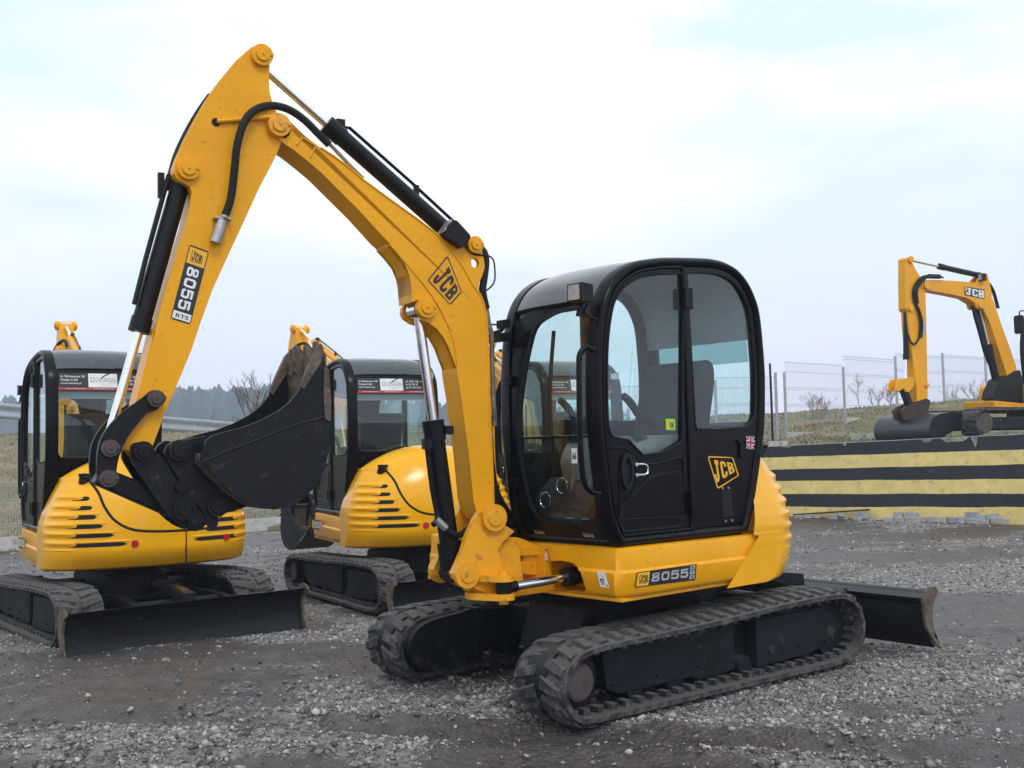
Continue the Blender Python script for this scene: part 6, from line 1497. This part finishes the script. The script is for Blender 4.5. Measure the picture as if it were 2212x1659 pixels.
    for s in (1, -1): q.prism(pts([(185, 1345), (215, 1315), (300, 1280), (385, 1248), (418, 1262), (408, 1330), (395, 1390), (330, 1420), (260, 1440), (200, 1420)], .14), s*.08, s*.14)
    q.prism(pts([(200, 1360), (390, 1300), (390, 1380), (260, 1430)], .1), -.08, .08); q.build('quick_hitch', M_rust, root, mw, bevel=.012)
    yb = .72; o_ = [(250, 1440), (330, 1395), (420, 1385), (500, 1400), (545, 1440), (555, 1500), (540, 1560), (500, 1600), (430, 1625), (360, 1625), (300, 1590), (262, 1520)]
    q = MB(); P = pts([(520, 1440), (480, 1400), (420, 1378), (340, 1372), (260, 1385), (205, 1420), (178, 1480), (175, 1545), (200, 1590), (260, 1600)], .0)
    zmin = bank_z(P0.x, P0.y)+.01
    P = [(a, max(b, zmin)) for a, b in P]; I = inset(P, .02); I = [Vector(p) for p in I]
    V = []; n = len(P)
    for y in (-yb, yb): V += [V3(p, y) for p in P]+[V3(p, y) for p in I]
    F = []
    for k in range(n-1): F += [(k, k+1, 2*n+k+1, 2*n+k), (n+k, 3*n+k, 3*n+k+1, n+k+1)]
    q.add(V, F)
    bo = q.build('bucket', mat('grey_bucket_paint', (.030, .035, .048), .35, var=.2, scale=3), root, mw, smooth=60)
    for s in (1, -1): q = MB(); q.prism(P, s*yb, s*(yb+.02)); q.build('bucket_side', M_stl, bo, bevel=.004)
    # logo
    f = quad([V3(p2(a, b, .121), .1215) for a, b in ((700, 392), (865, 425), (868, 345), (698, 316))]); s = MB(); lay_poly(s, f, [(0, 0), (1, 0), (1, 1), (0, 1)], 0, 0)
    lay_poly(s, f, [(.03, .5), (.13, .5), (.13, .95), (.03, .95)], .003, 2); logo_letters(s, sub(f, .07, .10, .97, .88), .004, 1, gap=.05, hts=((0, 1),)*3); s.build('boom_logo', [M_dblk, M_white, M_dyel], boom, smooth=0)
    # swing bracket, house, cab and tracks
    foot = p2(1085, 1075, 0); gz = zmin
    q = MB(); q.prism(pts([(1000, 1085), (1060, 1060), (1120, 1020), (1165, 1010), (1190, 1100), (1190, 1300), (1100, 1310), (1010, 1290), (940, 1250), (950, 1190)], .16), -.16, .16); q.build('swing_bracket', M_stl, root, mw, bevel=.02)
    x0 = foot.x; HZ = foot.y
    hb = MB(); hb.prism(roundpoly([(x0-.25, HZ-.55), (x0-.25, HZ-.15), (x0-.9, HZ+.05), (x0-2.6, HZ+.35), (x0-2.85, HZ+.1), (x0-2.85, HZ-.5)], .08), -1.05, -.10); hb.prism(roundpoly([(x0-.25, HZ-.55), (x0-.25, HZ-.18), (x0-2.85, HZ-.18), (x0-2.85, HZ-.5)], .05), -.12, 1.05); hb.build('house', M_yel, root, mw, bevel=.03)
    cb_ = MB(); O = roundpoly([(x0-.35, HZ-.17), (x0-.28, HZ+.7), (x0-.45, HZ+1.42), (x0-1.85, HZ+1.45), (x0-2.0, HZ-.17)], [.02, .3, .25, .25, .02]); I = inset(O, .09); 
    O_, I_ = resample(O, 60), None; I_ = inset(O_, .08)
    for y in (.10, 1.0): cb_.ring(O_, I_, lambda x, z, d, y=y: (x, y-d, z), .06)
    cb_.prism(roundpoly([(x0-.5, HZ+1.38), (x0-.5, HZ+1.46), (x0-1.85, HZ+1.48), (x0-1.85, HZ+1.38)], .03), .06, 1.0); cab = cb_.build('cab', M_cab, root, mw)
    g = MB(); g.fan([(a, .98, b) for a, b in I_]); g.build('side_window', M_glass2, cab, smooth=0)
    mi = Fr_.pl(*cR(1160, 635), .9); q = MB(); q.prism(roundpoly([(-.11, -.20), (.11, -.20), (.11, .20), (-.11, .20)], .06), 0, .05, fn=lambda y, d, z: (mi.x+d, .9+y, mi.z+z)); q.tube([(mi.x, .9, mi.z+.2), (mi.x-.05, .9, mi.z+.30), (mi.x-.5, .9, mi.z+.28), (x0-.45, .9, HZ+1.2)], .015, 6, sub=3); q.build('wing_mirror', M_blk, cab, bevel=.01)
    for s in (1, -1):
        q = MB(); L1, L0 = max(x0+.38, Fr_.pl(*cR(805, 1480), 1.12).x), x0-2.6; H_ = .62; O = roundpoly([(L1, gz), (L1, gz+H_), (L0, gz+H_), (L0, gz)], .30, 8); O = resample(O, 80); I = inset(O, .05); q.ring(O, I, lambda x, z, d, s=s: (x, s*(1.12)-s*d, z), .42)
        for k in range(0, 80, 2): c = Vector(O[k]); n_ = (c-Vector(((L0+L1)/2, gz+H_/2))); q.box((O[k][0], s*.91, O[k][1]), (.05, .42, .03), rot=Matrix.Rotation(-math.atan2(O[(k+1) % 80][1]-O[k-1][1], O[(k+1) % 80][0]-O[k-1][0]), 3, 'Y'))
        t = q.build('track', M_rub, root, mw); q = MB(); q.cyl((L1-.32, s*1.08, gz+.31), (L1-.32, s*.78, gz+.31), .22, 24); q.build('idler_wheel', M_brn, t, bevel=.01)
        q = MB(); q.box(((L0+L1)/2, s*.9, gz+.30), (L1-L0-1.1, .25, .26)); q.build('track_frame', M_frm, t, bevel=.02)
    q = MB(); q.cyl((x0-1.3, 0, gz+.5), (x0-1.3, 0, HZ-.5), .5, 24); q.box((x0-1.3, 0, gz+.42), (1.2, 1.4, .3)); q.build('chassis', M_frm, root, mw, bevel=.02)
    q = MB(); q.prism(pts([(945, 1265), (1200, 1290), (1200, 1335), (955, 1320)], .4), -.4, .4); q.build('house_skirt', M_yel2, root, mw, bevel=.02)
terrace_machine()
# ---------------------------------------------------------------- damp air
hz_ = MB(); hz_.box((-20, 220, 18), (760, 490, 44)); hb = hz_.build('haze', bpy.data.materials.new('haze'), smooth=0); m = hb.data.materials[0]; m.use_nodes = True; t = m.node_tree; t.nodes.clear()
o_ = t.nodes.new('ShaderNodeOutputMaterial'); v_ = t.nodes.new('ShaderNodeVolumePrincipled'); v_.inputs['Color'].default_value = (.74, .86, 1, 1); v_.inputs['Density'].default_value = .0014; v_.inputs['Anisotropy'].default_value = .2; t.links.new(v_.outputs[0], o_.inputs['Volume'])
tag(hb, 'thin bluish damp air over the whole yard', 'haze', kind='stuff')
